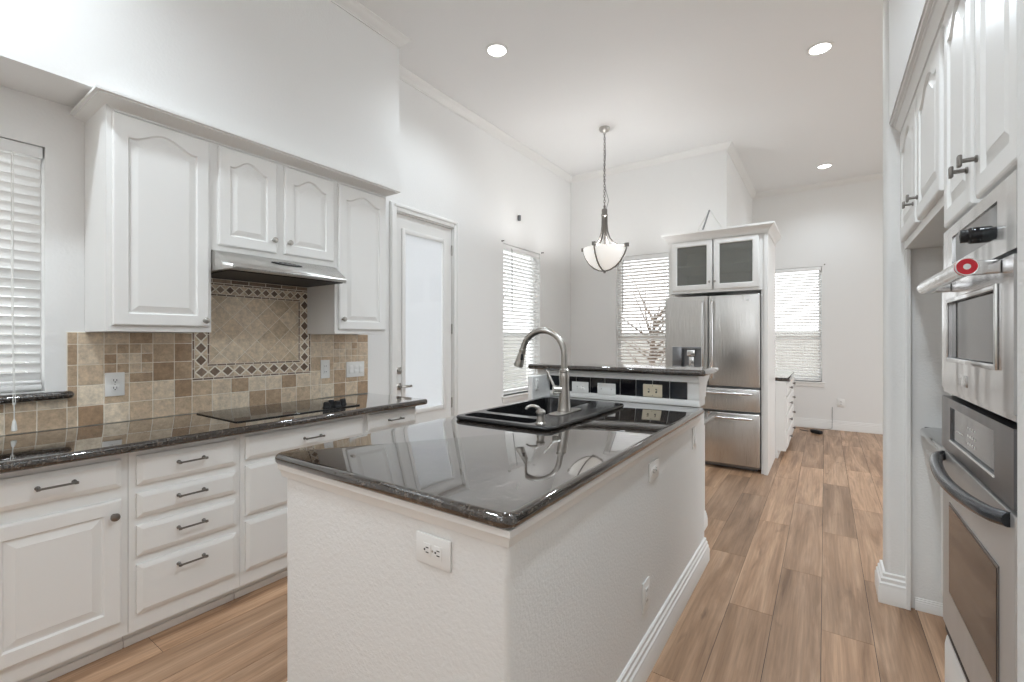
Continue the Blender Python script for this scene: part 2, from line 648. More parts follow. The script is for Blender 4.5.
struct('wall_left', wall_cells(B(), 'x', XL - 0.14, XL, YR, YB + 0.0, 0, ZC, [W1, W2, DR]), 'wall', smooth=False)
struct('wall_back', wall_cells(B(), 'y', YB, YB + 0.14, XL - 0.14, XI - 0.14, 0, ZC, [W3]), 'wall', smooth=False)
struct('wall_recess', wall_cells(B(), 'x', XI - 0.14, XI, YB, YF, 0, ZC), 'wall', smooth=False)
struct('wall_far', wall_cells(B(), 'y', YF, YF + 0.14, XI - 0.14, XF, 0, ZC, [W4]), 'wall', smooth=False)
struct('wall_side', wall_cells(B(), 'x', XF, XF + 0.14, 3.17, YF, 0, ZC, [(3.9, 7.1, 0.30, 3.30)]), 'wall', smooth=False)
struct('wall_rear', wall_cells(B(), 'y', YR - 0.14, YR, XL, 0.45, 0, ZC, [(-0.60, 0.25, 1.65, 3.55)]), 'wall', smooth=False)  # unseen high opening, added and sized to let fill light in
# partition closing the oven alcove, its rounded end facing the walkway
pw = B().box(0.256, 0.98, 3.02, 3.17, 0, ZC, 0.028, seg=4, edges=lambda m, d: abs(d.z) > 0.9 and m.x < 0.5)
struct('wall_wing', pw, 'texwall')
struct('wall_partition', B().box(0.98, XF, 3.03, 3.17, 0, ZC), 'wall', smooth=False)
struct('wall_alcove', B().box(0.98, 1.10, 1.10, 3.03, 0, ZC), 'wall', smooth=False)
struct('wall_right', B().box(XR, 0.98, YR, 1.272, 0, ZC, 0.02, seg=3, edges=lambda m, d: abs(d.z) > 0.9 and m.x < 0.5 and m.y > 0), 'texwall')
# dropped soffits
struct('wall_soffit_left', B().box(XL, -2.73, YR, 2.420, 2.490, ZC), 'wall', smooth=False)
struct('wall_soffit_right', B().box(0.270, 0.98, 1.272, 3.02, 2.452, ZC), 'wall', smooth=False)


def crown_prof(s=0.85):
    """(outwards, down) polygon of a crown moulding."""
    p = [(0, 0), (0.075, 0), (0.075, 0.010), (0.066, 0.016), (0.058, 0.030), (0.040, 0.052), (0.022, 0.064), (0.016, 0.074), (0.010, 0.078), (0.010, 0.090), (0, 0.090)]
    return [(a * s, b * s) for a, b in p]


def sweep(bb, path, prof, side=1):
    """Sweep (out, z) profile along a 2D path with mitred corners; out is to the right of travel (side=1)."""
    n = len(path)
    rows = []
    for i in range(n):
        p = Vector(path[i])
        d1 = (p - Vector(path[i - 1])).normalized() if i > 0 else None
        d2 = (Vector(path[i + 1]) - p).normalized() if i < n - 1 else None
        if d1 is None: d1 = d2
        if d2 is None: d2 = d1
        n1, n2 = Vector((d1.y, -d1.x)) * side, Vector((d2.y, -d2.x)) * side
        m = n1 + n2
        m = m / m.length_squared * 2
        rows.append([(p.x + m.x * o, p.y + m.y * o, z) for o, z in prof])
    return bb.loops(rows)


cp = [(a, ZC - b) for a, b in crown_prof()]
struct('trim_crown_left', sweep(B(), [(-2.73, YR + 0.01), (-2.73, 2.420), (XL, 2.420), (XL, YB), (XI, YB), (XI, YF), (XF, YF)], cp), 'trim')


def base_prof(h=0.135, t=0.022):
    return [(0, 0), (t, 0), (t, h * 0.50), (t * 0.85, h * 0.56), (t * 0.85, h * 0.66), (t * 0.62, h * 0.71), (t * 0.62, h * 0.82), (t * 0.38, h * 0.87), (t * 0.38, h * 0.97), (t * 0.2, h), (0, h)]


struct('baseboard_left', sweep(B(), [(XL, 3.475), (XL, YB), (-1.47, YB)], base_prof()), 'trim')
struct('baseboard_far', sweep(B(), [(XI + 0.001, YF), (XF, YF)], base_prof()), 'trim')
struct('baseboard_wing', sweep(B(), [(0.334, 3.02), (0.256, 3.02), (0.256, 3.17), (XF, 3.17)], base_prof(0.15, 0.03), side=-1), 'trim')
struct('baseboard_alcove', sweep(B(), [(0.37, 3.02), (0.476, 3.02)], base_prof(0.06, 0.012)), 'trim')

# ------------------------------------------------------------------ windows and blinds


def window(idx, axis, c, h, mid=0.40, out=-1):
    """Vinyl single-hung window in hole h of a wall whose room face is at c; out = direction to outdoors."""
    a0, a1, z0, z1 = h

    def bx(bb, u0, u1, d0, d1, za, zb, bev=0.004):
        lo, hi = sorted((c + out * d0, c + out * d1))
        if axis == 'x':
            bb.box(lo, hi, u0, u1, za, zb, bev)
        else:
            bb.box(u0, u1, lo, hi, za, zb, bev)
    f = B()
    t = 0.045
    bx(f, a0, a0 + t, 0.075, 0.135, z0, z1)
    bx(f, a1 - t, a1, 0.075, 0.135, z0, z1)
    bx(f, a0 + t, a1 - t, 0.075, 0.135, z1 - t, z1)
    bx(f, a0 + t, a1 - t, 0.075, 0.135, z0, z0 + t)
    zm = z0 + (z1 - z0) * mid
    bx(f, a0 + t, a1 - t, 0.08, 0.125, zm - 0.025, zm + 0.025)
    o = struct('window_%d' % idx, f, 'vinyl')
    g = B()
    bx(g, a0 + t - 0.01, a1 - t + 0.01, 0.103, 0.107, z0 + t - 0.01, zm - 0.02, 0)
    bx(g, a0 + t - 0.01, a1 - t + 0.01, 0.113, 0.117, zm + 0.02, z1 - t + 0.01, 0)
    obj('pane', g, 'glass', o, smooth=False)
    return o


def sill(o, axis, c, h, out):
    a0, a1, z0, z1 = h
    s = B()
    lo, hi = sorted((c - out * 0.03, c + out * 0.075))
    if axis == 'x':
        s.box(lo, hi, a0 - 0.04, a1 + 0.04, z0 - 0.022, z0, 0.006)
        l2, h2 = sorted((c, c - out * 0.014))
        s.box(l2, h2, a0 - 0.03, a1 + 0.03, z0 - 0.075, z0 - 0.022, 0.004)
    else:
        s.box(a0 - 0.04, a1 + 0.04, lo, hi, z0 - 0.022, z0, 0.006)
        l2, h2 = sorted((c, c - out * 0.014))
        s.box(a0 - 0.03, a1 + 0.03, l2, h2, z0 - 0.075, z0 - 0.022, 0.004)
    return struct('window_sill', s, 'trim', o)


def blind(loc, rz, w, h, label, tilt=28, wand=None, pitch=0.0437, cord=None, drop=0.0):
    """Faux-wood blind; local x along the width (0..w), y=0 at the slat line, room side is -y, z=0 at bottom."""
    t = thing('window_blind', label, 'window blind', loc, rz, 'white slatted window blinds')
    hr = B().box(0.004, w - 0.004, -0.03, 0.03, h - 0.055, h - 0.002, 0.004)
    obj('head_rail', hr, 'blind', t)
    sl = B()
    z = 0.075
    a = math.radians(tilt)
    dy, dz = 0.025 * math.cos(a), 0.025 * math.sin(a)
    while z < h - 0.075:
        n = Vector((-math.sin(a) * 0.0015, 0, 0))
        ring = []
        for x in (0.008, w - 0.008):
            p0, p1 = Vector((x, -dy, z + dz)), Vector((x, dy, z - dz))
            pm = Vector((x, 0, z + 0.0025))
            th = Vector((0, 0, -0.003))
            ring.append([p0, pm, p1, p1 + th, pm + th, p0 + th])
        sl.loops(ring)
        z += pitch
    obj('slats', sl, 'blind', t, smooth=False)
    br = B().box(0.006, w - 0.006, -0.024, 0.024, 0.012, 0.034, 0.004)
    br.box(0.006, w - 0.006, -0.024, 0.024, 0.040, 0.052, 0.003)
    obj('bottom_rail', br, 'blind', t)
    lc = B()
    for fx in ((0.12, 0.88) if w < 0.9 else (0.1, 0.5, 0.9)):
        for yy in (-0.026, 0.026):
            lc.box(w * fx - 0.0012, w * fx + 0.0012, yy - 0.0008, yy + 0.0008, 0.03, h - 0.05)
    obj('ladder_cord', lc, 'cordwhite', t, smooth=False)
    if wand:
        x, L = wand
        wd = B().tube([(x, -0.042, h - 0.05), (x, -0.044, h - 0.06 - L)], 0.0045, 8)
        wd.tube([(x, -0.03, h - 0.035), (x, -0.042, h - 0.05)], 0.003, 8)
        obj('tilt_wand', wd, 'cordgrey', t)
    if cord:
        x, zb = cord
        cd = B()
        for k in (-0.004, 0.004):
            cd.tube([(x, -0.036, h - 0.05), (x + k * 0.3, -0.05, 0.4), (x + k * 0.5, -0.096, 0.06), (x + k, -0.098, zb + 0.12)], 0.0016, 6)
        cd.tube([(x, -0.098, zb + 0.13), (x, -0.098, zb + 0.03)], 0.002, 6)
        obj('pull_cord', cd, 'cordwhite', t)
        ts = B().lathe([(0.002, 0.055), (0.006, 0.045), (0.009, 0.02), (0.010, 0.004), (0.004, 0.0)], (x, -0.098, zb), seg=12)
        obj('cord_tassel', ts, 'cordwhite', t)
    return t


w1 = window(1, 'x', XL, W1, 0.45)
w2 = window(2, 'x', XL, W2, 0.40)
w3 = window(3, 'y', YB, W3, 0.385, out=1)
w4 = window(4, 'y', YF, W4, 0.385, out=1)
sill(w2, 'x', XL, W2, -1)
sill(w3, 'y', YB, W3, 1)
sill(w4, 'y', YF, W4, 1)
blind((XL - 0.034, W1[0] + 0.003, W1[2] + 0.001), PI / 2, W1[1] - W1[0] - 0.006, W1[3] - W1[2] - 0.003,
      'white slatted blind over the black stone ledge by the cooking counter', tilt=48, cord=(0.872, -0.165))
blind((XL - 0.034, W2[0] + 0.003, W2[2] + 0.001), PI / 2, W2[1] - W2[0] - 0.006, W2[3] - W2[2] - 0.003,
      'white slatted blind on the window just past the glazed door', tilt=22, wand=(0.16, 0.72))
blind((W3[0] + 0.003, YB + 0.034, W3[2] + 0.001), 0, W3[1] - W3[0] - 0.006, W3[3] - W3[2] - 0.003,
      'white slatted blind behind the pendant lamp and refrigerator', tilt=24, wand=(0.10, 0.70))
blind((W4[0] + 0.003, YF + 0.034, W4[2] + 0.001), 0, W4[1] - W4[0] - 0.006, W4[3] - W4[2] - 0.003,
      'white slatted blind on the far wall beyond the refrigerator cabinet', tilt=26)

# curtain-bracket screws left at the window heads
def bracket(loc, axis, label):
    b = B().lathe([(0.010, 0), (0.010, 0.004), (0.005, 0.006), (0.005, 0.022), (0.008, 0.024), (0.008, 0.03)], loc, axis, 12)
    return tag(obj('curtain_bracket', b, 'bronze'), label, 'bracket', 'leftover curtain brackets')


bracket((XL, 4.235, 2.475), (1, 0, 0), 'small metal bracket at the door-side head of the window past the door')
bracket((XL, 5.12, 2.475), (1, 0, 0), 'small metal bracket at the corner-side head of the window past the door')
bracket((-0.005, YF, 2.47), (0, -1, 0), 'small metal bracket at the head of the far wall window')

# ------------------------------------------------------------------ outside door
cas = [(0, 0), (0.07, 0), (0.07, 0.02)]
dtrim = B()
for (y0, y1, z0, z1) in ((2.597, 2.667, 0, 2.526), (3.403, 3.473, 0, 2.526)):
    dtrim.box(XL, XL + 0.018, y0, y1, z0, z1, 0.005)
    dtrim.box(XL + 0.0181, XL + 0.026, y0 + 0.008 if y0 < 3 else y0 + 0.035, y0 + 0.034 if y0 < 3 else y1 - 0.008, z0, z1 - 0.01, 0.004)
dtrim.box(XL, XL + 0.018, 2.667, 3.403, 2.456, 2.526, 0.005)
dtrim.box(XL + 0.0181, XL + 0.026, 2.64, 3.43, 2.492, 2.518, 0.004)
struct('trim_door', dtrim, 'trim')
dj = B()
dj.box(XL - 0.14, XL, 2.6651, 2.674, 0, 2.455).box(XL - 0.14, XL, 3.396, 3.4049, 0, 2.455).box(XL - 0.14, XL, 2.674, 3.396, 2.446, 2.4549)
dj.box(XL - 0.10, XL - 0.065, 2.674, 2.686, 0, 2.446).box(XL - 0.10, XL - 0.065, 3.384, 3.396, 0, 2.446)
struct('trim_door_jamb', dj, 'trim', smooth=False)
door = B()
GY0, GY1, GZ0, GZ1 = 2.775, 3.285, 0.70, 2.295
wall_cells(door, 'x', XL - 0.060, XL - 0.016, 2.677, 3.393, 0.012, 2.443, [(GY0, GY1, GZ0, GZ1)])
dob = struct('door_1', door, 'trim', smooth=False)
gf = B()
for (y0, y1, z0, z1) in ((GY0 - 0.03, GY0 + 0.012, GZ0 - 0.03, GZ1 + 0.03), (GY1 - 0.012, GY1 + 0.03, GZ0 - 0.03, GZ1 + 0.03),
                         (GY0 + 0.012, GY1 - 0.012, GZ0 - 0.03, GZ0 + 0.012), (GY0 + 0.012, GY1 - 0.012, GZ1 - 0.012, GZ1 + 0.03)):
    gf.box(XL - 0.0159, XL - 0.004, y0, y1, z0, z1, 0.006)
obj('glazing_frame', gf, 'trim', dob)
obj('pane', B().box(XL - 0.024, XL - 0.021, GY0, GY1, GZ0, GZ1), 'glass', dob, smooth=False)
ds = B()
z = GZ0 + 0.012
while z < GZ1 - 0.008:
    ds.loops([[(XL - 0.0335, y, z + 0.008), (XL - 0.041, y, z - 0.0085), (XL - 0.0415, y, z - 0.0082), (XL - 0.034, y, z + 0.0083)] for y in (GY0 + 0.006, GY1 - 0.006)])
    z += 0.0150
obj('enclosed_blind', ds, 'blindthin', dob, smooth=False)
hd = B()
for zc in (2.23, 1.45, 0.72, 0.25):
    hd.tube([(XL - 0.008, 3.3945, zc - 0.05), (XL - 0.008, 3.3945, zc + 0.05)], 0.008, 10)
obj('hinge', hd, 'nickel', dob)
lv = B().box(XL - 0.0158, XL - 0.006, 2.681, 2.735, 0.905, 0.965, 0.004)
lv.tube([(XL - 0.008, 2.708, 0.935), (XL + 0.040, 2.708, 0.935)], 0.011, 14)
lv.box(XL + 0.030, XL + 0.046, 2.698, 2.820, 0.925, 0.945, 0.005)
obj('door_handle', lv, 'nickel', dob)
db = B().box(XL - 0.0158, XL - 0.006, 2.681, 2.735, 1.045, 1.105, 0.004)
db.lathe([(0.018, 0), (0.017, 0.012), (0.012, 0.014)], (XL - 0.006, 2.708, 1.075), (1, 0, 0), 16)
db.box(XL + 0.006, XL + 0.022, 2.702, 2.714, 1.058, 1.092, 0.003)
obj('deadbolt', db, 'nickel', dob)

# ------------------------------------------------------------------ cabinet builders (local: x width, front at -y, z up)


def door_mesh(x0, x1, z0, z1, yb, th=0.02, rail=0.056, arch=0.0, glass=False, trail=None):
    """Panel door: back at yb, front at yb-th; arch>0 gives a cathedral top."""
    bb = B()
    w, h = x1 - x0, z1 - z0
    nt = 25
    yf = yb - th

    def outline(i, arched=True):
        a, b = x0 + rail + i, x1 - rail - i
        zb, zt = z0 + rail + i, z1 - (trail or (0.048 if arch else rail)) - i
        pts = [(a, zb), (b, zb)]
        for k in range(nt):
            t = 1 - k / (nt - 1)
            x = a + (b - a) * t
            dz = 0.0
            if arch:
                q = (t - 0.07) / 0.86
                bump = 0.5 - 0.5 * math.cos(2 * PI * min(1, max(0, q)))
                dz = -arch * (1 - bump ** 0.8)
            pts.append((x, zt + dz))
        return pts

    def rect(i):
        a, b, zb, zt = x0 + i, x1 - i, z0 + i, z1 - i
        pts = [(a, zb), (b, zb)]
        for k in range(nt):
            pts.append((a + (b - a) * (1 - k / (nt - 1)), zt))
        return pts

    def at(pts, y):
        return [(x, y, z) for x, z in pts]
    rows = [at(rect(0), yb), at(rect(0), yf + 0.006), at(rect(0.003), yf + 0.002), at(rect(0.008), yf)]
    rows += [at(outline(0), yf), at(outline(0.006), yf + 0.009)]
    if glass:
        rows += [at(outline(0.006), yb)]
        bb.loops(rows, cap0=False, cap1=False)
        # back ring
        r0 = [bb.bm.verts.new(p) for p in at(rect(0), yb)]
        r1 = [bb.bm.verts.new(p) for p in at(outline(0.006), yb)]
        n = len(r0)
        for i in range(n):
            j = (i + 1) % n
            bb.bm.faces.new((r0[i], r0[j], r1[j], r1[i]))
    else:
        rows += [at(outline(0.012), yf + 0.009), at(outline(0.036), yf + 0.0025), at(outline(0.038), yf + 0.0015)]
        bb.loops(rows)
    return bb


def drawer_mesh(x0, x1, z0, z1, yb, th=0.02):
    bb = B()

    def rect(i, y):
        return [(x0 + i, y, z0 + i), (x1 - i, y, z0 + i), (x1 - i, y, z1 - i), (x0 + i, y, z1 - i)]
    yf = yb - th
    bb.loops([rect(0, yb), rect(0, yf + 0.008), rect(0.004, yf + 0.006), rect(0.016, yf + 0.001), rect(0.019, yf)])
    return bb


def pull(parent, x, z, y, L=0.118):
    b = B()
    b.box(x - L / 2, x + L / 2, y - 0.033, y - 0.026, z - 0.004, z + 0.004, 0.002)
    for s in (-1, 1):
        b.tube([(x + s * (L / 2 - 0.008), y, z), (x + s * (L / 2 - 0.008), y - 0.027, z)], 0.005, 8)
        b.lathe([(0.0085, 0), (0.0085, 0.003), (0.005, 0.006)], (x + s * (L / 2 - 0.008), y, z), (0, -1, 0), 10)
        b.box(x + s * (L / 2 - 0.006) - 0.006, x + s * (L / 2 - 0.006) + 0.006, y - 0.0345, y - 0.0245, z - 0.0055, z + 0.0055, 0.002)
    return obj('handle', b, 'bronze', parent)


def knob(parent, x, z, y, mat='nickel', s=1.0):
    b = B().lathe([(0.010 * s, 0), (0.007 * s, 0.004), (0.006 * s, 0.014), (0.013 * s, 0.018), (0.0165 * s, 0.024), (0.015 * s, 0.029), (0.006 * s, 0.032)], (x, y, z), (0, -1, 0), 18)
    return obj('knob', b, mat, parent)


def tknob(parent, x, z, y):
    b = B().tube([(x, y, z), (x, y - 0.028, z)], 0.0055, 10)
    b.lathe([(0.009, 0), (0.009, 0.004), (0.0055, 0.006)], (x, y, z), (0, -1, 0), 12)
    b.box(x - 0.011, x + 0.011, y - 0.037, y - 0.028, z - 0.016, z + 0.016, 0.003)
    return obj('knob', b, 'bronze', parent)


def base_unit(t, w, depth, fronts, toe=0.085, toe_in=0.07, ztop=0.873):
    """Carcass from y=0 (back) to y=-depth (face); fronts: list of ('drawer'|'door', x0,x1,z0,z1, handle)."""
    b = B()
    b.box(0.00005, w - 0.00005, -depth, -0.001, toe, ztop)
    obj('body', b, 'cab', t, smooth=False)
    obj('toe_kick', B().box(0.00005, w - 0.00005, -depth + toe_in, -0.02, 0.0, toe - 0.0005).box(0.00005, w - 0.00005, -depth + toe_in - 0.012, -depth + toe_in, 0.0, 0.035, 0.005), 'cab', t)
    for kind, x0, x1, z0, z1, hd_ in fronts:
        if kind == 'drawer':
            d = obj('drawer', drawer_mesh(x0, x1, z0, z1, -depth - 0.0003), 'cab', t, smooth=False)
            if hd_:
                pull(d, *hd_, -depth - 0.0203)
        else:
            d = obj('door', door_mesh(x0, x1, z0, z1, -depth - 0.0003), 'cab', t, smooth=False)
            if hd_:
                knob(d, *hd_, -depth - 0.0203, 'bronze')
    return t


# ------------------------------------------------------------------ left run: base cabinets
DL = 0.592     # body depth from wall
xw = XL + 0.001
ua = thing('base_cabinet', 'white base cabinet with one drawer above a raised-panel door, under the black ledge window', 'cabinet', (xw, 0.205, 0), PI / 2, 'base cabinets under the dark stone counter')
base_unit(ua, 0.468, DL, [('drawer', 0.045, 0.443, 0.727, 0.842, (0.244, 0.788)), ('door', 0.045, 0.443, 0.154, 0.676, (0.416, 0.612))])
dup(ua, (xw, -0.263, 0), PI / 2, 'white drawer and door base cabinet at the near end of the cooking counter')
ub = thing('base_cabinet', 'white base cabinet with a stack of four drawers beside the single door cabinet', 'cabinet', (xw, 0.675, 0), PI / 2, 'base cabinets under the dark stone counter')
base_unit(ub, 0.450, DL, [('drawer', 0.026, 0.429, 0.718, 0.844, (0.228, 0.788)), ('drawer', 0.026, 0.429, 0.577, 0.682, (0.228, 0.636)),
                          ('drawer', 0.026, 0.429, 0.411, 0.542, (0.228, 0.488)), ('drawer', 0.026, 0.429, 0.160, 0.372, (0.228, 0.322))])
uc = thing('base_cabinet', 'wide white base cabinet of deep drawers directly beneath the cooktop', 'cabinet', (xw, 1.127, 0), PI / 2, 'base cabinets under the dark stone counter')
base_unit(uc, 0.757, DL, [('drawer', 0.022, 0.742, 0.730, 0.847, (0.388, 0.785)), ('drawer', 0.022, 0.742, 0.443, 0.699, None), ('drawer', 0.022, 0.742, 0.159, 0.412, None)])
ud = thing('base_cabinet', 'white base cabinet at the door end of the cooking counter, one drawer over a door', 'cabinet', (xw, 1.886, 0), PI / 2, 'base cabinets under the dark stone counter')
base_unit(ud, 0.452, DL, [('drawer', 0.018, 0.440, 0.748, 0.856, (0.238, 0.800)), ('door', 0.018, 0.440, 0.159, 0.712, None)])

# stone counter on the left run
ct = B()
slab(ct, rrect(XL + 0.001, -2.378, -0.30, 2.385, [0, 0, 0.02, 0]), 0.8745, 0.9145, 0.016, sq=lambda m: m.x < XL + 0.01 or m.y < -0.295)
tag(obj('stone_counter', ct, 'granite', ang=50), 'dark polished granite counter along the tiled wall carrying the cooktop', 'countertop')

# cooktop
ck = thing('cooktop', 'black glass cooktop with four knobs set into the granite counter under the hood', 'cooktop', (-2.77, 1.52, 0.9147))
g = B()
slab(g, rrect(-0.245, 0.255, -0.385, 0.385, 0.018), 0.0, 0.006, 0.003)
obj('glass_top', g, 'blackgloss', ck, ang=50)
for (cx, cy) in ((0.205, 0.165), (0.215, 0.235), (0.150, 0.235), (0.165, 0.310)):
    kb = B().lathe([(0.024, 0.0), (0.0235, 0.006), (0.020, 0.010), (0.0185, 0.030), (0.015, 0.033)], (cx, cy, 0.0061), seg=20)
    kb.box(cx - 0.004, cx + 0.004, cy - 0.018, cy + 0.018, 0.035, 0.044, 0.003)
    obj('knob', kb, 'blacksat', ck)

# ------------------------------------------------------------------ tiled splashback
sp = thing('tile_backsplash', 'tumbled travertine tile backsplash with a diamond mosaic panel behind the cooktop', 'backsplash', (XL, 1.5, 0.916))
bk = B()
ZT = 1.384
MY0, MY1, MZ0, MZ1 = 1.130, 1.872, 1.106, 1.716
bk.box(XL + 0.0005, XL + 0.0100, 0.598, 2.370, 0.916, ZT)
bk.box(XL + 0.0005, XL + 0.0100, MY0 - 0.0, MY1 + 0.0, ZT, MZ1)
bk.box(XL + 0.0005, XL + 0.0100, -0.29, 0.598, 0.916, 1.058)
obj('grout_bed', bk, 'grout', sp, world=True, smooth=False)
tl = B()
G = 0.0034


def tile(b, y0, y1, z0, z1, x=XL + 0.0056, th=0.006, mi=0):
    b.box(x, x + th, y0 + G / 2, y1 - G / 2, z0 + G / 2, z1 - G / 2, 0.0018, mi=mi, seg=1)


ys = [0.598, 0.636, 0.736, 0.839, 0.942, 1.042, 1.130]
ys_r = [1.872, 1.957, 2.060, 2.163, 2.268, 2.370]
zs = [0.9150, 1.016, 1.118, 1.221, 1.324, 1.384]
small = {(2, 3), (3, 3), (2, 2)}
for i in range(len(ys) - 1):
    for j in range(5):
        if (i, j) in ((2, 3), (3, 3), (2, 2)) or (i, j) == (3, 2):
            hz = 2 if (i, j) != (3, 2) else 2
            if (i, j) == (3, 2):
                pieces = [(0, .5, .5, 1), (.5, 1, .5, 1)]
                tile(tl, ys[i], ys[i + 1], zs[j] - 0.0, (zs[j] + zs[j + 1]) / 2)
            else:
                pieces = [(0, .5, 0, .5), (.5, 1, 0, .5), (0, .5, .5, 1), (.5, 1, .5, 1)]
            for a, b_, c, d in pieces:
                dy, dz = ys[i + 1] - ys[i], zs[j + 1] - zs[j]
                tile(tl, ys[i] + a * dy, ys[i] + b_ * dy, zs[j] + c * dz, zs[j] + d * dz)
        else:
            tile(tl, ys[i], ys[i + 1], zs[j], zs[j + 1])
y = 0.598
while y > -0.28:
    tile(tl, max(y - 0.103, -0.289), y, zs[0], zs[1])
    tile(tl, max(y - 0.103, -0.289), y, zs[1], 1.058)
    y -= 0.103
for i in range(len(ys_r) - 1):
    for j in range(5):
        if (i, j) in ((2, 3), (3, 3), (2, 2), (3, 2)):
            for a, b_, c, d in [(0, .5, 0, .5), (.5, 1, 0, .5), (0, .5, .5, 1), (.5, 1, .5, 1)]:
                dy, dz = ys_r[i + 1] - ys_r[i], zs[j + 1] - zs[j]
                tile(tl, ys_r[i] + a * dy, ys_r[i] + b_ * dy, zs[j] + c * dz, zs[j] + d * dz)
        else:
            tile(tl, ys_r[i], ys_r[i + 1], zs[j], zs[j + 1])
n = 7
for i in range(n):
    w_ = (MY1 - MY0) / n
    for j in (0,):
        tile(tl, MY0 + i * w_, MY0 + (i + 1) * w_, 0.9150, 1.016)
        tile(tl, MY0 + i * w_, MY0 + (i + 1) * w_, 1.016, 1.105)
obj('field_tiles', tl, 'tile', sp, world=True, smooth=False)

# mosaic panel
mp_ = B()


def clip_poly(poly, y0, y1, z0, z1):
    def cl(ps, f, inter):
        out = []
        for i in range(len(ps)):
            a, b = ps[i - 1], ps[i]
            if f(b):
                if not f(a): out.append(inter(a, b))
                out.append(b)
            elif f(a):
                out.append(inter(a, b))
        return out
    def ix(v, k):
        return lambda a, b: tuple(a[m] + (b[m] - a[m]) * (v - a[k]) / (b[k] - a[k]) for m in (0, 1))
    for f, it in ((lambda p: p[0] >= y0 - 1e-9, ix(y0, 0)), (lambda p: p[0] <= y1 + 1e-9, ix(y1, 0)), (lambda p: p[1] >= z0 - 1e-9, ix(z0, 1)), (lambda p: p[1] <= z1 + 1e-9, ix(z1, 1))):
        poly = cl(poly, f, it)
        if len(poly) < 3:
            return []
    return poly


def polytile(b, poly, mi, x=XL + 0.0056, th=0.006):
    out = []
    for p in poly:
        if not out or math.hypot(p[0] - out[-1][0], p[1] - out[-1][1]) > 1e-4:
            out.append(p)
    if len(out) > 2 and math.hypot(out[0][0] - out[-1][0], out[0][1] - out[-1][1]) < 1e-4:
        out.pop()
    if len(out) < 3:
        return
    ar = sum(out[i - 1][0] * out[i][1] - out[i][0] * out[i - 1][1] for i in range(len(out)))
    if abs(ar) < 3e-5:
        return
    b.prism(out, 'x', x, x + th, mi=mi)


IY0, IY1, IZ0, IZ1 = 1.222, 1.780, 1.200, 1.612
# central lattice of diagonal tiles
c0, hd2 = (1.498, 1.414), 0.0735
for i in range(-8, 9):
    for j in range(-8, 9):
        cy, cz = c0[0] + (i + j) * hd2, c0[1] + (i - j) * hd2
        r = hd2 - G * 0.75
        polytile(mp_, clip_poly([(cy - r, cz), (cy, cz - r), (cy + r, cz), (cy, cz + r)], IY0, IY1, IZ0, IZ1), 0)
# pencil liners and diamond border
def liner(y0, y1, z0, z1):
    L_ = max(y1 - y0, z1 - z0)
    k = max(1, round(L_ / 0.055))
    for i in range(k):
        if y1 - y0 > z1 - z0:
            tile(mp_, y0 + (y1 - y0) * i / k, y0 + (y1 - y0) * (i + 1) / k, z0, z1, mi=1)
        else:
            tile(mp_, y0, y1, z0 + (z1 - z0) * i / k, z0 + (z1 - z0) * (i + 1) / k, mi=1)


lw = 0.013
liner(MY0, MY1, MZ0, MZ0 + lw); liner(MY0, MY1, MZ1 - lw - 0.025, MZ1 - 0.025)
liner(MY0, MY0 + lw, MZ0 + lw, MZ1 - lw - 0.025); liner(MY1 - lw, MY1, MZ0 + lw, MZ1 - lw - 0.025)
liner(IY0 - lw, IY1 + lw, IZ0 - lw, IZ0); liner(IY0 - lw, IY1 + lw, IZ1, IZ1 + lw)
liner(IY0 - lw, IY0, IZ0, IZ1); liner(IY1, IY1 + lw, IZ0, IZ1)


def border(y0, y1, z0, z1, horiz):
    L_ = (y1 - y0) if horiz else (z1 - z0)
    wd = (z1 - z0) if horiz else (y1 - y0)
    k = max(1, round(L_ / (wd * 1.08)))
    st = L_ / k
    for i in range(k):
        if horiz:
            cy, cz, ry, rz_ = y0 + (i + .5) * st, (z0 + z1) / 2, st / 2, wd / 2
        else:
            cy, cz, ry, rz_ = (y0 + y1) / 2, z0 + (i + .5) * st, wd / 2, st / 2
        f = 0.80
        polytile(mp_, [(cy - ry * f, cz), (cy, cz - rz_ * f), (cy + ry * f, cz), (cy, cz + rz_ * f)], 1)
        for sy in (-1, 1):
            for sz in (-1, 1):
                q = 0.17
                polytile(mp_, [(cy + sy * ry * .97, cz + sz * rz_ * q), (cy + sy * ry * .97, cz + sz * rz_ * .97), (cy + sy * ry * q, cz + sz * rz_ * .97)], 2)


BW = IY0 - lw - (MY0 + lw)
border(MY0 + lw, MY1 - lw, MZ0 + lw, IZ0 - lw, True)
border(MY0 + lw, MY1 - lw, IZ1 + lw, MZ1 - lw - 0.025, True)
border(MY0 + lw, IY0 - lw, IZ0 - lw, IZ1 + lw, False)
border(IY1 + lw, MY1 - lw, IZ0 - lw, IZ1 + lw, False)
for i in range(7):
    w_ = (MY1 - MY0) / 7
    tile(mp_, MY0 + i * w_, MY0 + (i + 1) * w_, MZ1 - 0.025, MZ1, mi=1)
obj('mosaic_panel', mp_, ['tilelight', 'tiledark', 'tilelight'], sp, world=True, smooth=False)

# dark stone ledge under the first window
lg = B()
slab(lg, rrect(XL - 0.06, XL + 0.055, -0.29, 0.622, [0, 0, 0.03, 0])[:-1] + [(XL + 0.0125, 0.622), (XL + 0.0125, 0.5235), (XL - 0.06, 0.5235)], 1.060, 1.099, 0.019, sq=lambda m: m.x < XL + 0.013)
tag(obj('stone_ledge', lg, 'granite', ang=50), 'dark granite sill ledge below the blind at the cooking counter', 'window ledge')

# ------------------------------------------------------------------ outlets and switches


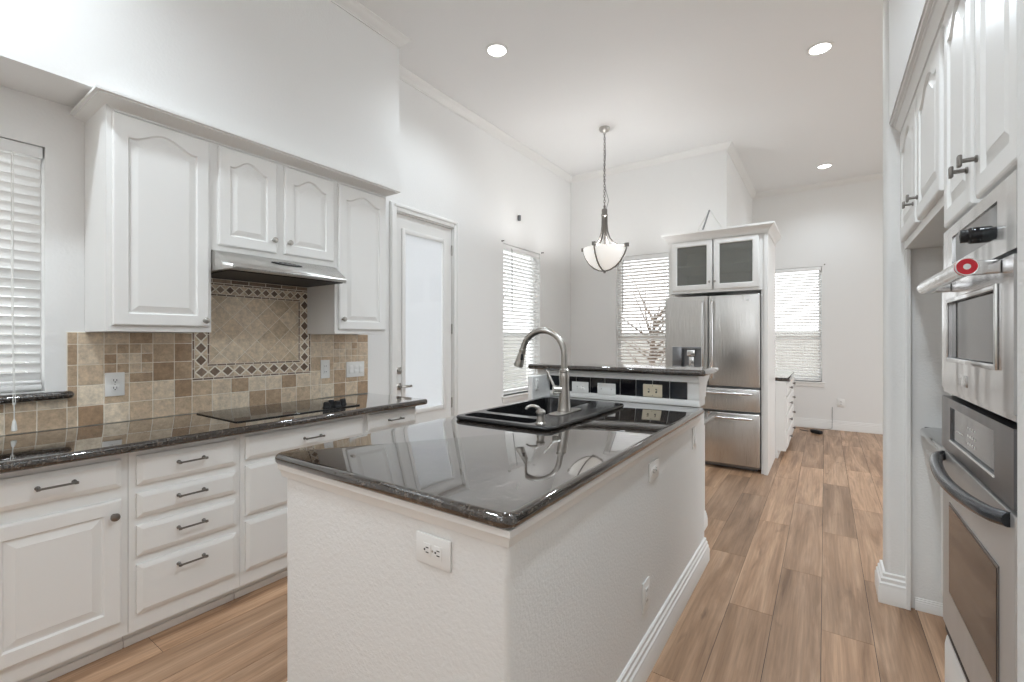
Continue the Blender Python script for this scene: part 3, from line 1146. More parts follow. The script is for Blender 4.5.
def plate(name, label, cat, loc, face, w, h, kind, mat='plastic', horiz=False, group='wall plates'):
    """Wall plate centred at loc; face 'x+','x-','y-'. Local front is -y."""
    rz = {'x+': PI / 2, 'x-': -PI / 2, 'y-': 0.0}[face]
    t = thing(name, label, cat, loc, rz, group)
    if horiz:
        w, h = h, w
    def bx(b, x0, x1, y0, y1, z0, z1, bev=0.0, mi=0):
        b.box(x0, x1, y0, y1, z0, z1, bev, mi)
    def bh(b, x0, x1, y0, y1, z0, z1, bev=0.0, mi=0):
        if horiz:
            x0, x1, z0, z1 = z0, z1, -x1, -x0
        b.box(x0, x1, y0, y1, z0, z1, bev, mi)
    pw_, ph_ = (h, w) if horiz else (w, h)
    b = B()
    bh(b, -pw_ / 2, pw_ / 2, -0.0065, -0.0003, -ph_ / 2, ph_ / 2, 0.0025)
    obj('cover_plate', b, mat, t)
    if kind == 'duplex':
        for s in (-1, 1):
            r = B()
            bh(r, -0.017, 0.017, -0.0085, -0.0066, s * 0.0195 - 0.014, s * 0.0195 + 0.014, 0.006)
            bh(r, -0.0075, -0.0050, -0.0092, -0.0086, s * 0.0195 - 0.003, s * 0.0195 + 0.007, 0, 1)
            bh(r, 0.0050, 0.0075, -0.0092, -0.0086, s * 0.0195 - 0.003, s * 0.0195 + 0.007, 0, 1)
            bh(r, -0.0025, 0.0025, -0.0092, -0.0086, s * 0.0195 - 0.010, s * 0.0195 - 0.005, 0, 1)
            obj('receptacle', r, [mat, 'dark'], t)
        sw_ = B().lathe([(0.003, 0), (0.0025, 0.0015)], (0, -0.0066, 0), (0, -1, 0), 10)
        obj('screw', sw_, 'nickel', t)
    elif kind == 'gfci':
        r = B()
        bh(r, -0.017, 0.017, -0.009, -0.0066, -0.033, 0.033, 0.0015)
        for s in (-1, 1):
            bh(r, -0.0075, -0.0050, -0.0096, -0.0091, s * 0.021 - 0.003, s * 0.021 + 0.006, 0, 1)
            bh(r, 0.0050, 0.0075, -0.0096, -0.0091, s * 0.021 - 0.003, s * 0.021 + 0.006, 0, 1)
        bh(r, -0.009, 0.009, -0.0105, -0.0091, 0.001, 0.006, 0.0008)
        bh(r, -0.009, 0.009, -0.0105, -0.0091, -0.006, -0.001, 0.0008)
        obj('receptacle', r, [mat, 'dark'], t)
    elif kind.startswith('rocker'):
        k = int(kind[6:])
        for i in range(k):
            cx = (i - (k - 1) / 2) * 0.046
            r = B()
            bh(r, cx - 0.0165, cx + 0.0165, -0.0085, -0.0066, -0.033, 0.033, 0.001)
            bh(r, cx - 0.0135, cx + 0.0135, -0.0125, -0.0086, -0.029, 0.0, 0.002)
            bh(r, cx - 0.0135, cx + 0.0135, -0.0105, -0.0086, 0.0, 0.029, 0.002)
            obj('rocker', r, mat, t)
    elif kind.startswith('toggle'):
        k = int(kind[6:])
        for i in range(k):
            cx = (i - (k - 1) / 2) * 0.046
            r = B()
            bh(r, cx - 0.005, cx + 0.005, -0.0085, -0.0066, -0.012, 0.012, 0.0005, 1)
            bh(r, cx - 0.0035, cx + 0.0035, -0.016, -0.0066, -0.002, 0.007, 0.001)
            obj('toggle', r, [mat, 'dark'], t)
        for s in (-1, 1):
            obj('screw', B().lathe([(0.003, 0), (0.0025, 0.0015)], (s * 0.03 if horiz else 0, -0.0066, 0 if horiz else s * 0.03), (0, -1, 0), 10), 'bronze', t)
    elif kind == 'blank':
        for s in (-1, 1):
            obj('screw', B().lathe([(0.0035, 0), (0.003, 0.0015)], (s * 0.035 if horiz else 0, -0.0066, 0 if horiz else s * 0.035), (0, -1, 0), 10), 'nickel', t)
    return t


XT = XL + 0.0118
plate('wall_outlet', 'white duplex outlet on the tiles beside the stone ledge', 'outlet', (XT, 0.778, 1.115), 'x+', 0.080, 0.122, 'duplex')
plate('wall_outlet', 'white outlet on the tiles next to the triple switch', 'outlet', (XT, 1.985, 1.128), 'x+', 0.074, 0.135, 'gfci')
plate('light_switch', 'white triple rocker switch on the tiles by the door end of the counter', 'switch', (XT, 2.247, 1.113), 'x+', 0.165, 0.120, 'rocker3')

# ------------------------------------------------------------------ left run: wall cabinets
ZB, ZTOP = 1.386, 2.4895
DU = 0.335


def wall_cab(t, w, z0, z1, depth, doors, arch=0.045):
    b = B()
    b.box(0.00005, w - 0.00005, -depth, -0.001, z0, z1)
    obj('body', b, 'cab', t, smooth=False)
    for (x0, x1, za, zb, kx, kz) in doors:
        d = obj('door', door_mesh(x0, x1, za, zb, -depth - 0.0003, arch=arch), 'cab', t, smooth=False)
        knob(d, kx, kz, -depth - 0.0203, 'nickel')
    return t


c1 = thing('wall_cabinet', 'tall white wall cabinet with an arched panel door between the window and the hood', 'cabinet', (xw, 0.664, 0), PI / 2, 'wall cabinets below the soffit')
wall_cab(c1, 0.434, ZB, ZTOP, DU, [(0.020, 0.420, 1.414, 2.400, 0.395, 1.447)], 0.050)
c2 = thing('wall_cabinet', 'short white wall cabinet with two arched doors directly above the range hood', 'cabinet', (xw, 1.0985, 0), PI / 2, 'wall cabinets below the soffit')
wall_cab(c2, 0.747, 1.832, ZTOP, DU, [(0.030, 0.348, 1.862, 2.398, 0.325, 1.935), (0.395, 0.731, 1.866, 2.398, 0.418, 1.935)], 0.048)
c3 = thing('wall_cabinet', 'tall white wall cabinet with an arched panel door between the hood and the glazed door', 'cabinet', (xw, 1.846, 0), PI / 2, 'wall cabinets below the soffit')
wall_cab(c3, 0.434, ZB, ZTOP, DU, [(0.022, 0.418, 1.414, 2.400, 0.048, 1.485)], 0.048)
# crown on the cabinets
cpf = [(0, 2.408), (0.008, 2.408), (0.008, 2.416), (0.020, 2.419), (0.030, 2.428), (0.060, 2.440), (0.080, 2.444), (0.080, 2.450), (0.092, 2.452), (0.092, 2.464), (0, 2.4895)]
xs_ = XL + DU + 0.001
struct('trim_cabinet_crown', sweep(B(), [(XL + 0.001, 0.700), (xs_ + 0.001, 0.700), (xs_ + 0.001, 2.250), (XL + 0.001, 2.250)], cpf, side=1), 'cab')

# range hood
hd_ = thing('range_hood', 'stainless under-cabinet range hood with black oval control panel', 'range hood', (XL + 0.0125, 1.1005, 1.7125), PI / 2)
HW, HD = 0.742, 0.50
prof = [(0.0, 0.118), (-0.325, 0.118), (-0.345, 0.112), (-0.468, 0.048), (-0.490, 0.032), (-0.499, 0.017), (-0.496, 0.007), (-0.482, 0.002), (-0.46, 0.0045), (-0.25, 0.0045), (-0.05, 0.0045), (0.0, 0.0045)]
hb = B()
rows = []
for x, s_ in ((0.0, 0.93), (0.004, 0.965), (0.03, 1.0), (HW - 0.03, 1.0), (HW - 0.004, 0.965), (HW, 0.93)):
    rows.append([(x, p[0] if p[0] > -0.34 else -0.34 + (p[0] + 0.34) * (s_ if s_ == 1 else s_ - 0.2), p[1]) for p in prof])
hb.loops(rows)
obj('canopy', hb, 'steel', hd_, ang=40)
un = B()
un.prism([(-0.462, 0.0043), (-0.05, 0.0043), (-0.05, -0.001), (-0.455, -0.001)], 'x', 0.03, HW - 0.03)
obj('filter_panel', un, 'blacksat', hd_, smooth=False)
cpn = B()
rows = []
nrm = Vector((0, -0.030, 0.0905)).normalized()
for (sc_, off_) in ((1.0, 0.0002), (1.0, 0.003), (0.9, 0.005)):
    lp = []
    for k in range(28):
        a = 2 * PI * k / 28
        u_, v_ = 0.095 * sc_ * math.cos(a), 0.016 * sc_ * math.sin(a)
        # the sloping face between (-0.36,.14) and (-0.45,.105)
        y_, z_ = -0.4065, 0.0800
        ty, tz = -0.887, -0.461
        lp.append((HW / 2 + u_, y_ + ty * v_ * 1.4 - 0.461 * off_, z_ + tz * v_ * 1.4 + 0.887 * off_))
    rows.append(lp)
cpn.loops(rows)
obj('control_panel', cpn, 'blackgloss', hd_)
bt = B()
for k in range(5):
    bt.lathe([(0.006, 0), (0.005, 0.002)], (HW / 2 - 0.056 + k * 0.028, -0.4065 - 0.0023, 0.0800 + 0.0044), (0, -0.461, 0.887), 10)
obj('button', bt, 'grey', hd_)

# ------------------------------------------------------------------ island
IT = 0.951                     # counter top height
IX0, IX1, IY0_, IY1_ = -1.600, -0.578, 0.832, 2.800
BX0, BX1, BY0, BY1 = -1.562, -0.607, 0.866, 2.95
isl = thing('kitchen_island', 'white textured kitchen island with raised bar wall at its far end', 'kitchen island', (-1.08, 1.85, 0))
bb = B()
# shell walls leave room for the bowls
bb.box(BX0, BX1, BY0, BY0 + 0.08, 0, 0.9125, 0.018, seg=3, edges=lambda m, d: abs(d.z) > 0.9 and m.y < BY0 + 0.01)
bb.box(BX1 - 0.08, BX1, BY0 + 0.08, BY1, 0, 0.9125)
bb.box(BX0, BX0 + 0.03, BY0 + 0.08, BY1, 0, 0.9125)
bb.box(BX0 + 0.03, BX1 - 0.08, BY0 + 0.08, BY1, 0.02, 0.60)
obj('body', bb, 'texwall', isl, world=True)
tb = B()
tp = [(0, 0.9125), (0, 0.868), (0.007, 0.868), (0.009, 0.874), (0.012, 0.888), (0.018, 0.896), (0.018, 0.9125)]
sweep(tb, [(BX0, 1.5), (BX0, BY0), (BX1, BY0), (BX1, 2.80)], tp, side=1)
obj('counter_trim', tb, 'trim', isl, world=True)
bbp = B()
sweep(bbp, [(BX0, 2.94), (BX0, BY0), (BX1, BY0), (BX1, BY1), (-0.95, BY1)], base_prof(0.140, 0.026), side=1)
obj('baseboard', bbp, 'trim', isl, world=True)
# raised bar wall
bw = B()
bw.box(-1.640, BX1 + 0.004, 2.806, 2.95, 0.9525, 1.1365)
bw.box(-1.640, -1.605, 2.572, 2.806, 0.9525, 1.100, 0.003)
bw.box(-1.640, -1.6005, 2.572, 2.95, 0.0, 0.9525).box(-1.6005, BX0 - 0.0005, 2.806, 2.95, 0.0, 0.9525)
obj('bar_wall', bw, 'wall', isl, world=True, smooth=False)
ap = B()
ap.box(-1.690, BX1 + 0.008, 2.775, 2.8055, 1.096, 1.1365, 0.004)
ap.box(-1.600, BX1 + 0.003, 2.794, 2.8058, 0.953, 0.990, 0.003)
ap.box(-0.668, BX1 + 0.003, 2.794, 2.8058, 0.9902, 1.0957, 0.002)
obj('bar_apron', ap, 'trim', isl, world=True)
btl = B()
for i in range(9):
    a = -1.604 + i * (0.936 / 9)
    btl.box(a + 0.0025, a + 0.936 / 9 - 0.0025, 2.797, 2.8058, 0.9915, 1.0945, 0.0015, seg=1)
obj('bar_tiles', btl, 'blacktile', isl, world=True, smooth=False)
for xx in (-0.640, -1.55):
    cb = B().prism([(2.9505, 1.1362), (3.10, 1.1362), (3.10, 1.115), (3.075, 1.10), (3.03, 1.085), (3.0, 1.05), (2.985, 1.00), (2.9505, 0.985)], 'x', xx, xx + 0.035)
    obj('corbel', cb, 'trim', isl, world=True, smooth=False)

ic = B()
SX0, SX1, SY0, SY1 = -1.520, -0.965, 1.690, 2.590
slab(ic, rrect(IX0, IX1, IY0_, IY1_ + 0.004, [0.04, 0.04, 0, 0]), 0.9128, IT, 0.0185, [rrect(SX0 + 0.02, SX1 - 0.02, SY0 + 0.02, SY1 - 0.02, 0.03)], sq=lambda m: m.y > IY1_)
tag(obj('island_counter', ic, 'granite', ang=50), 'dark polished granite slab on top of the island around the sink', 'countertop')
bc = B()
slab(bc, rrect(-1.748, -0.556, 2.727, 3.146, [0.02, 0.02, 0.02, 0.02]), 1.137, 1.173, 0.0165)
tag(obj('bar_counter', bc, 'granite', ang=50), 'narrow dark granite bar top raised above the black tiles', 'countertop')

# low counter on the far side of the bar wall
lo = thing('desk_cabinet', 'white low cabinet behind the raised bar facing the refrigerator', 'cabinet', (-1.1, 3.3, 0))
lb = B().box(-1.60, -0.715, 2.9765, 3.50, 0.0, 0.742)
obj('body', lb, 'cab', lo, world=True, smooth=False)
obj('baseboard', sweep(B(), [(-0.715, 3.0), (-0.715, 3.50), (-1.2, 3.50)], base_prof(0.11, 0.016)[0:], side=1), 'trim', lo, world=True)
dc = B()
slab(dc, rrect(-1.62, -0.690, 2.9765, 3.86, [0, 0, 0.02, 0.02]), 0.7425, 0.780, 0.017, sq=lambda m: m.y < 2.98)
tag(obj('desk_counter', dc, 'granite', ang=50), 'low dark stone shelf counter behind the raised bar, its tip showing by the refrigerator', 'countertop')

# sink
sk = thing('kitchen_sink', 'black double bowl drop-in sink set into the island counter', 'sink', (-1.24, 2.15, IT))
rim = B()
hole1 = rrect(-1.488, -1.085, 1.722, 1.838, 0.035)
hole2 = rrect(-1.488, -1.155, 1.888, 2.560, 0.05)
slab(rim, rrect(SX0, SX1, SY0, SY1, 0.045), IT + 0.0005, IT + 0.0205, 0.0095, [hole1, hole2])
obj('rim', rim, 'blacksink', sk, world=True, ang=45)
for hl, dep in ((hole1, 0.16), (hole2, 0.21)):
    cx = sum(p[0] for p in hl) / len(hl)
    cy = sum(p[1] for p in hl) / len(hl)
    bo = B()
    def sh(f):
        return [(cx + (p[0] - cx) * f, cy + (p[1] - cy) * f) for p in hl]
    inner = [(1.0, IT + 0.0185), (0.985, IT - 0.02), (0.94, IT - dep + 0.03), (0.86, IT - dep + 0.005), (0.80, IT - dep)]
    outer = [(0.80, IT - dep - 0.006), (0.97, IT - dep + 0.01), (1.012, IT - 0.03), (1.012, IT + 0.001)]
    rows = [[(*p, z) for p in sh(f)] for f, z in inner]
    bo.loops(rows, cap0=False)
    bo.lathe([(0.040, 0.0), (0.040, 0.003), (0.034, 0.003), (0.030, 0.001), (0.0, 0.001)], (cx, cy, IT - dep + 0.0004), seg=20, mi=1)
    obj('bowl', bo, ['blacksink', 'nickel'], sk, world=True, ang=45)

# faucet
FX, FY = -1.115, 2.10
fz = IT + 0.0207
fa = thing('kitchen_faucet', 'brushed nickel gooseneck pull-down faucet on the black sink deck', 'faucet', (FX, FY, fz))
obj('deck_plate', slab(B(), [(x, y) for x, y in rrect(-0.030, 0.045, -0.135, 0.135, 0.035, 8)], 0.0, 0.005, 0.002), 'nickel', fa, ang=50)
body = B().lathe([(0.036, 0.0052), (0.036, 0.012), (0.034, 0.016), (0.0325, 0.024), (0.0305, 0.05), (0.026, 0.125), (0.025, 0.15), (0.0255, 0.165), (0.0265, 0.175), (0.0265, 0.192), (0.0245, 0.198), (0.0245, 0.204), (0.0275, 0.208), (0.0275, 0.216), (0.018, 0.226)], (0, 0, 0), seg=28)
obj('body', body, 'nickel', fa)
R = 0.130
top = 0.440 - R - 0.016
pts = [(0, 0, 0.225), (0, 0, 0.27), (0, 0, top)]
for k in range(1, 17):
    a = PI * 0.93 * k / 16
    pts.append((-R + R * math.cos(a), 0, top + R * math.sin(a)))
obj('neck', B().tube(pts, 0.0165, 16), 'nickel', fa)
e0 = Vector(pts[-1]); d0 = (Vector(pts[-1]) - Vector(pts[-2])).normalized()
shd = B().lathe([(0.0172, 0.0), (0.0185, 0.004), (0.0185, 0.016), (0.0175, 0.019), (0.0195, 0.030), (0.0255, 0.085), (0.0265, 0.098), (0.024, 0.102), (0.0, 0.100)], e0 - d0 * 0.002, d0, 20)
sh_o = obj('spray_head', shd, 'nickel', fa)
bn = Vector((0.9, -0.35, 0)).normalized()
bpos = e0 + d0 * 0.045 + Vector((0.012, -0.008, 0))
obj('spray_button', B().box(bpos.x - 0.008, bpos.x + 0.009, bpos.y - 0.010, bpos.y + 0.004, bpos.z - 0.018, bpos.z + 0.018, 0.004), 'blacksat', sh_o)
hx = Vector((-0.78, -0.62, 0.0)).normalized()
hub = B().lathe([(0.021, 0.010), (0.021, 0.040), (0.0245, 0.042), (0.0245, 0.058), (0.022, 0.060)], (0, 0, 0.114), hx, 22)
hub_o = obj('handle', hub, 'nickel', fa)
hp = Vector((0, 0, 0.114)) + hx * 0.050
obj('lever', B().tube([hp + Vector((0, 0, 0.010)), hp + Vector((-0.020, 0.004, 0.045)), hp + Vector((-0.042, 0.008, 0.082)), hp + Vector((-0.052, 0.010, 0.098))], [0.0075, 0.0065, 0.006, 0.005], 12), 'nickel', hub_o)

sd = thing('soap_dispenser', 'brushed nickel soap dispenser at the corner of the black sink', 'soap dispenser', (-1.045, 1.745, fz))
obj('base', B().lathe([(0.024, 0.0), (0.024, 0.004), (0.019, 0.010), (0.0165, 0.030), (0.0165, 0.040), (0.019, 0.044), (0.022, 0.048), (0.022, 0.056), (0.016, 0.062), (0.010, 0.066)], (0, 0, 0), seg=24), 'nickel', sd)
obj('spout', B().tube([(0, 0, 0.056), (-0.012, -0.006, 0.072), (-0.024, -0.013, 0.078), (-0.040, -0.021, 0.079), (-0.052, -0.028, 0.073), (-0.058, -0.031, 0.064)], [0.0085, 0.0095, 0.0085, 0.0075, 0.0065, 0.006], 12), 'nickel', sd)

# plates on the island
plate('island_outlet', 'white sideways duplex outlet on the near face of the island', 'outlet', (-0.842, BY0 - 0.0005, 0.797), 'y-', 0.0795, 0.122, 'duplex', horiz=True, mat='cab')
plate('island_outlet', 'white sideways outlet high on the walkway face of the island', 'outlet', (BX1 + 0.0005, 1.947, 0.790), 'x+', 0.0795, 0.124, 'duplex', horiz=True, mat='cab')
plate('island_switch', 'white rocker switch high on the island walkway face near the bar', 'switch', (BX1 + 0.0005, 2.675, 0.796), 'x+', 0.072, 0.118, 'rocker1', mat='cab')
plate('island_outlet', 'white upright outlet low on the walkway face of the island above the baseboard', 'outlet', (BX1 + 0.0005, 1.842, 0.303), 'x+', 0.080, 0.124, 'gfci', mat='cab')
YT = 2.7968
plate('bar_outlet', 'white sideways outlet on the black tiles behind the faucet', 'outlet', (-1.362, YT, 1.024), 'y-', 0.074, 0.122, 'gfci', horiz=True)
plate('blank_plate', 'blank white plate on the black tiles between the white outlet and the beige switch', 'wall plate', (-1.174, YT, 1.024), 'y-', 0.074, 0.126, 'blank', horiz=True)
plate('bar_switch', 'beige double toggle switch on the black tiles', 'switch', (-0.873, YT, 1.032), 'y-', 0.118, 0.078, 'toggle2', 'beige')
plate('bar_outlet', 'grey-white outlet on the short panel at the window end of the bar', 'outlet', (-1.6048, 2.625, 1.045), 'x+', 0.045, 0.075, 'gfci')

# ------------------------------------------------------------------ refrigerator and its cabinet
fr = thing('refrigerator', 'stainless french-door refrigerator with two lower drawers and ice dispenser', 'refrigerator', (-1.0, 5.5, 0))
FXL, FXR, FXM = -1.462, -0.533, -1.018
obj('case', B().box(-1.405, -0.536, 5.205, 5.90, 0.03, 1.79).box(-1.38, -0.57, 5.25, 5.85, 0.0, 0.03), 'steeldark', fr, world=True, smooth=False)
d1 = B()
DX0, DX1, DZ0, DZ1 = -1.385, -1.085, 1.01, 1.265
wall_cells(d1, 'y', 5.13, 5.20, FXL, FXM - 0.004, 0.862, 1.805, [(DX0, DX1, DZ0, DZ1)])
dl = obj('door', d1, 'steel', fr, world=True, smooth=False)
d2 = B().box(FXM + 0.004, FXR, 5.13, 5.20, 0.862, 1.805, 0.012, seg=3)
dr_ = obj('door', d2, 'steel', fr, world=True)
q1 = B().box(FXL + 0.05, FXR, 5.13, 5.20, 0.612, 0.842, 0.012, seg=3)
q1o = obj('drawer', q1, 'steel', fr, world=True)
q2 = B().box(FXL + 0.05, FXR, 5.13, 5.20, 0.06, 0.592, 0.012, seg=3)
q2o = obj('drawer', q2, 'steel', fr, world=True)


def fr_handle(p, a, b):
    h = B()
    a, b = Vector(a), Vector(b)
    d = (b - a).normalized()
    o = Vector((0, -0.05, 0))
    h.tube([a, a + o * 0.6 + d * 0.008, a + o + d * 0.03, b + o - d * 0.03, b + o * 0.6 - d * 0.008, b], [0.011, 0.0125, 0.0135, 0.0135, 0.0125, 0.011], 12)
    return obj('handle', h, 'steelbright', p, world=True)


fr_handle(dl, (FXM - 0.045, 5.131, 0.93), (FXM - 0.045, 5.131, 1.75))
fr_handle(dr_, (FXM + 0.045, 5.131, 0.93), (FXM + 0.045, 5.131, 1.75))
fr_handle(q1o, (-1.36, 5.131, 0.795), (-0.60, 5.131, 0.795))
fr_handle(q2o, (-1.36, 5.131, 0.545), (-0.60, 5.131, 0.545))
dp = B()
dp.box(DX0 + 0.001, DX1 - 0.001, 5.195, 5.205, DZ0 + 0.001, DZ1 - 0.001)
dp.box(DX0 + 0.001, DX0 + 0.10, 5.125, 5.194, DZ0 + 0.001, DZ1 - 0.001, 0.004)
dp.box(DX0 + 0.101, DX1 - 0.001, 5.125, 5.194, DZ1 - 0.028, DZ1 - 0.001, 0.003)
dp.box(DX0 + 0.101, DX1 - 0.001, 5.12, 5.194, DZ0 + 0.001, DZ0 + 0.018, 0.003)
do_ = obj('dispenser', dp, 'steeldark', dl, world=True)
# lit control strip and paddle sit inside the recess as pieces of the door
dq = B().box(DX0 + 0.15, DX0 + 0.235, 5.135, 5.19, DZ1 - 0.10, DZ1 - 0.03, 0.006).box(DX0 + 0.165, DX0 + 0.22, 5.16, 5.19, DZ0 + 0.05, DZ1 - 0.105, 0.006).box(DX0 + 0.13, DX0 + 0.255, 5.14, 5.19, DZ0 + 0.02, DZ0 + 0.05, 0.004)
obj('dispenser_paddle', dq, 'steelbright', dl, world=True)
obj('badge', B().box(-0.655, -0.635, 5.1285, 5.1298, 1.735, 1.755, 0.0), 'steelbright', dr_, world=True, smooth=False)

fc = thing('refrigerator_cabinet', 'white cabinet enclosing the refrigerator with two glazed doors on top', 'cabinet', (-0.96, 5.5, 0))
CX0, CX1, CYF, CZ0, CZ1 = -1.435, -0.465, 5.155, 1.845, 2.425
cbx = B()
cbx.box(CX0, CX0 + 0.018, CYF + 0.0, 5.94, CZ0, CZ1)
cbx.box(-0.525, -0.500, CYF + 0.02, 5.94, CZ0, CZ1)
cbx.box(CX0 + 0.018, -0.525, CYF + 0.02, 5.94, CZ0, CZ0 + 0.02)
cbx.box(CX0 + 0.018, -0.525, CYF + 0.02, 5.94, CZ1 - 0.02, CZ1)
cbx.box(CX0 + 0.018, -0.525, 5.925, 5.94, CZ0 + 0.02, CZ1 - 0.02)
# face frame
cbx.box(CX0 + 0.0181, CX0 + 0.055, CYF, CYF + 0.019, CZ0, CZ1)
cbx.box(-0.555, -0.500, CYF, CYF + 0.019, CZ0, CZ1)
cbx.box(CX0 + 0.055, -0.555, CYF, CYF + 0.019, CZ1 - 0.03, CZ1)
cbx.box(CX0 + 0.055, -0.555, CYF, CYF + 0.019, CZ0, CZ0 + 0.035)
obj('body', cbx, 'cab', fc, world=True, smooth=False)
obj('side_panel', B().box(-0.4995, CX1, 5.140, 5.94, 0.0, CZ1, 0.002).box(-0.5245, -0.4997, 5.165, 5.94, 0.0, 1.8445), 'cab', fc, world=True, smooth=False)
obj('shelf', B().box(CX0 + 0.0185, -0.5255, CYF + 0.05, 5.92, 2.135, 2.158), 'cab', fc, world=True, smooth=False)
crf = [(0, 2.405), (0.006, 2.405), (0.008, 2.425), (0.022, 2.445), (0.045, 2.470), (0.060, 2.478), (0.062, 2.498), (0, 2.498)]
obj('crown', sweep(B(), [(CX0, 5.93), (CX0, 5.1395), (CX1, 5.1395), (CX1, 5.93)], crf, side=1), 'cab', fc, world=True)
obj('top_panel', B().box(CX0 + 0.001, CX1 - 0.001, 5.14, 5.93, 2.426, 2.440), 'cab', fc, world=True, smooth=False)
for (x0, x1, kx) in ((-1.395, -0.978, -1.003), (-0.966, -0.545, -0.948)):
    gd = door_mesh(x0, x1, 1.873, 2.403, CYF - 0.0003, th=0.02, rail=0.052, glass=True)
    gdo = obj('door', gd, 'cab', fc, world=True)
    obj('pane', B().box(x0 + 0.055, x1 - 0.055, CYF - 0.009, CYF - 0.006, 1.873 + 0.055, 2.403 - 0.055), 'cabglass', gdo, world=True, smooth=False)
    kk = B().lathe([(0.008, 0), (0.005, 0.004), (0.005, 0.012), (0.011, 0.016), (0.012, 0.022), (0.004, 0.026)], (kx, CYF - 0.0203, 1.953), (0, -1, 0), 14)
    obj('knob', kk, 'nickel', gdo, world=True)

# folded rod frame lying on top of the refrigerator cabinet
rod = thing('rod_frame', 'thin pale rods leaning together in a peak on top of the refrigerator cabinet', 'rod', (-0.9, 5.4, 2.44))
apx = Vector((-1.056, 5.40, 2.780))
def rodat(t, a, b, m, nm):
    obj(nm, B().tube([a, b], 0.009, 8), m, t, world=True)
rodat(rod, apx, (-1.150, 5.34, 2.449), 'cordgrey', 'front_rod')
rodat(rod, apx + Vector((0.004, 0.012, 0.0)), (-0.860, 5.52, 2.449), 'cordwhite', 'side_rod')
rodat(rod, apx + Vector((-0.008, 0.010, 0.002)), (-1.32, 5.60, 2.449), 'cordwhite', 'rear_rod')

# ------------------------------------------------------------------ drawer cabinet in the recess
dk = thing('drawer_cabinet', 'white drawer cabinet with dark top in the recess behind the refrigerator', 'cabinet', (XI + 0.001, 5.945, 0), PI / 2)
obj('body', B().box(0.0, 1.24, -0.606, -0.001, 0.088, 0.873), 'cab', dk, smooth=False)
obj('toe_kick', B().box(0.0, 1.24, -0.53, -0.02, 0.0, 0.0875), 'cab', dk, smooth=False)
for (x0, x1) in ((0.03, 0.60), (0.64, 1.21)):
    for (z0, z1) in ((0.72, 0.845), (0.52, 0.69), (0.33, 0.495), (0.12, 0.305)):
        d = obj('drawer', drawer_mesh(x0, x1, z0, z1, -0.6063), 'cab', dk, smooth=False)
        knob(d, (x0 + x1) / 2, (z0 + z1) / 2, -0.6266, 'bronze')
cc = B()
slab(cc, rrect(XI + 0.001, XI + 0.645, 5.952, 7.20, [0, 0.01, 0.01, 0]), 0.8735, 0.913, 0.012, sq=lambda m: m.x < XI + 0.01 or m.y < 5.96)
tag(obj('recess_counter', cc, 'granite', ang=50), 'dark stone top on the white drawer cabinet behind the refrigerator', 'countertop')

# far wall outlet, cable and adapter
plate('far_outlet', 'white outlet low on the far wall right of the window', 'outlet', (0.195, YF - 0.0005, 0.405), 'y-', 0.09, 0.12, 'duplex')
cbl = B().tube([(0.09, YF - 0.006, 0.335), (0.088, YF - 0.005, 0.19), (0.088, YF - 0.030, 0.13), (0.086, YF - 0.032, 0.02), (0.03, YF - 0.06, 0.005), (-0.05, YF - 0.16, 0.005), (-0.18, YF - 0.20, 0.005), (-0.30, YF - 0.14, 0.005), (-0.38, YF - 0.20, 0.005)], 0.0022, 8)
tag(obj('power_cable', cbl, 'blacksat'), 'thin dark cable running down the far wall and along the floor', 'cable')
ad = thing('power_adapter', 'small black adapter brick lying on the floor at the foot of the far wall', 'adapter', (-0.10, YF - 0.48, 0.0), math.radians(-42))
obj('body', B().box(-0.08, 0.08, -0.03, 0.03, 0.0, 0.05, 0.012), 'blacksat', ad)
obj('lead', B().tube([(-0.08, 0, 0.02), (-0.15, 0.01, 0.006), (-0.24, -0.02, 0.005), (-0.30, 0.02, 0.005)], 0.004, 8), 'blacksat', ad)

# ------------------------------------------------------------------ pendant lamp
PX, PY = -2.015, 4.74
pn = thing('pendant_lamp', 'white bowl pendant lamp with curved metal arms hanging from a chain', 'pendant lamp', (PX, PY, 2.10))
obj('ceiling_rose', B().lathe([(0.062, 0.0), (0.062, -0.010), (0.050, -0.032), (0.022, -0.045), (0.010, -0.056)], (0, 0, ZC - 0.0005 - 2.10), seg=28), 'nickel', pn)
ch = B()
z = 1.530
i = 0
while z > 0.735:
    a = i * PI / 2
    ux, uy = math.cos(a), math.sin(a)
    ring = []
    for k in range(13):
        t = 2 * PI * k / 12
        ring.append((ux * 0.011 * math.cos(t), uy * 0.011 * math.cos(t), z + 0.019 * math.sin(t)))
    ch.tube(ring, 0.0028, 6)
    z -= 0.029
    i += 1
obj('chain', ch, 'bronze', pn)
obj('lamp_cord', B().tube([(0.0, 0.0, 1.55), (0.014, 0.0, 1.3), (-0.012, 0.006, 1.05), (0.02, 0.0, 0.88), (0.045, 0.01, 0.78), (0.02, 0, 0.69), (0.0, 0, 0.64)], 0.003, 6), 'cordgrey', pn)
hb_ = B().lathe([(0.004, 0.735), (0.014, 0.725), (0.010, 0.700), (0.028, 0.690), (0.032, 0.672), (0.030, 0.640), (0.036, 0.630), (0.036, 0.612), (0.020, 0.600), (0.012, 0.58), (0.008, 0.30), (0.0, 0.29)], (0, 0, 0), seg=20)
obj('hub', hb_, 'bronze', pn)
RB = 0.245
angs = [math.radians(a) for a in (88, 178, 268, 358)]
RIMZ = 0.262
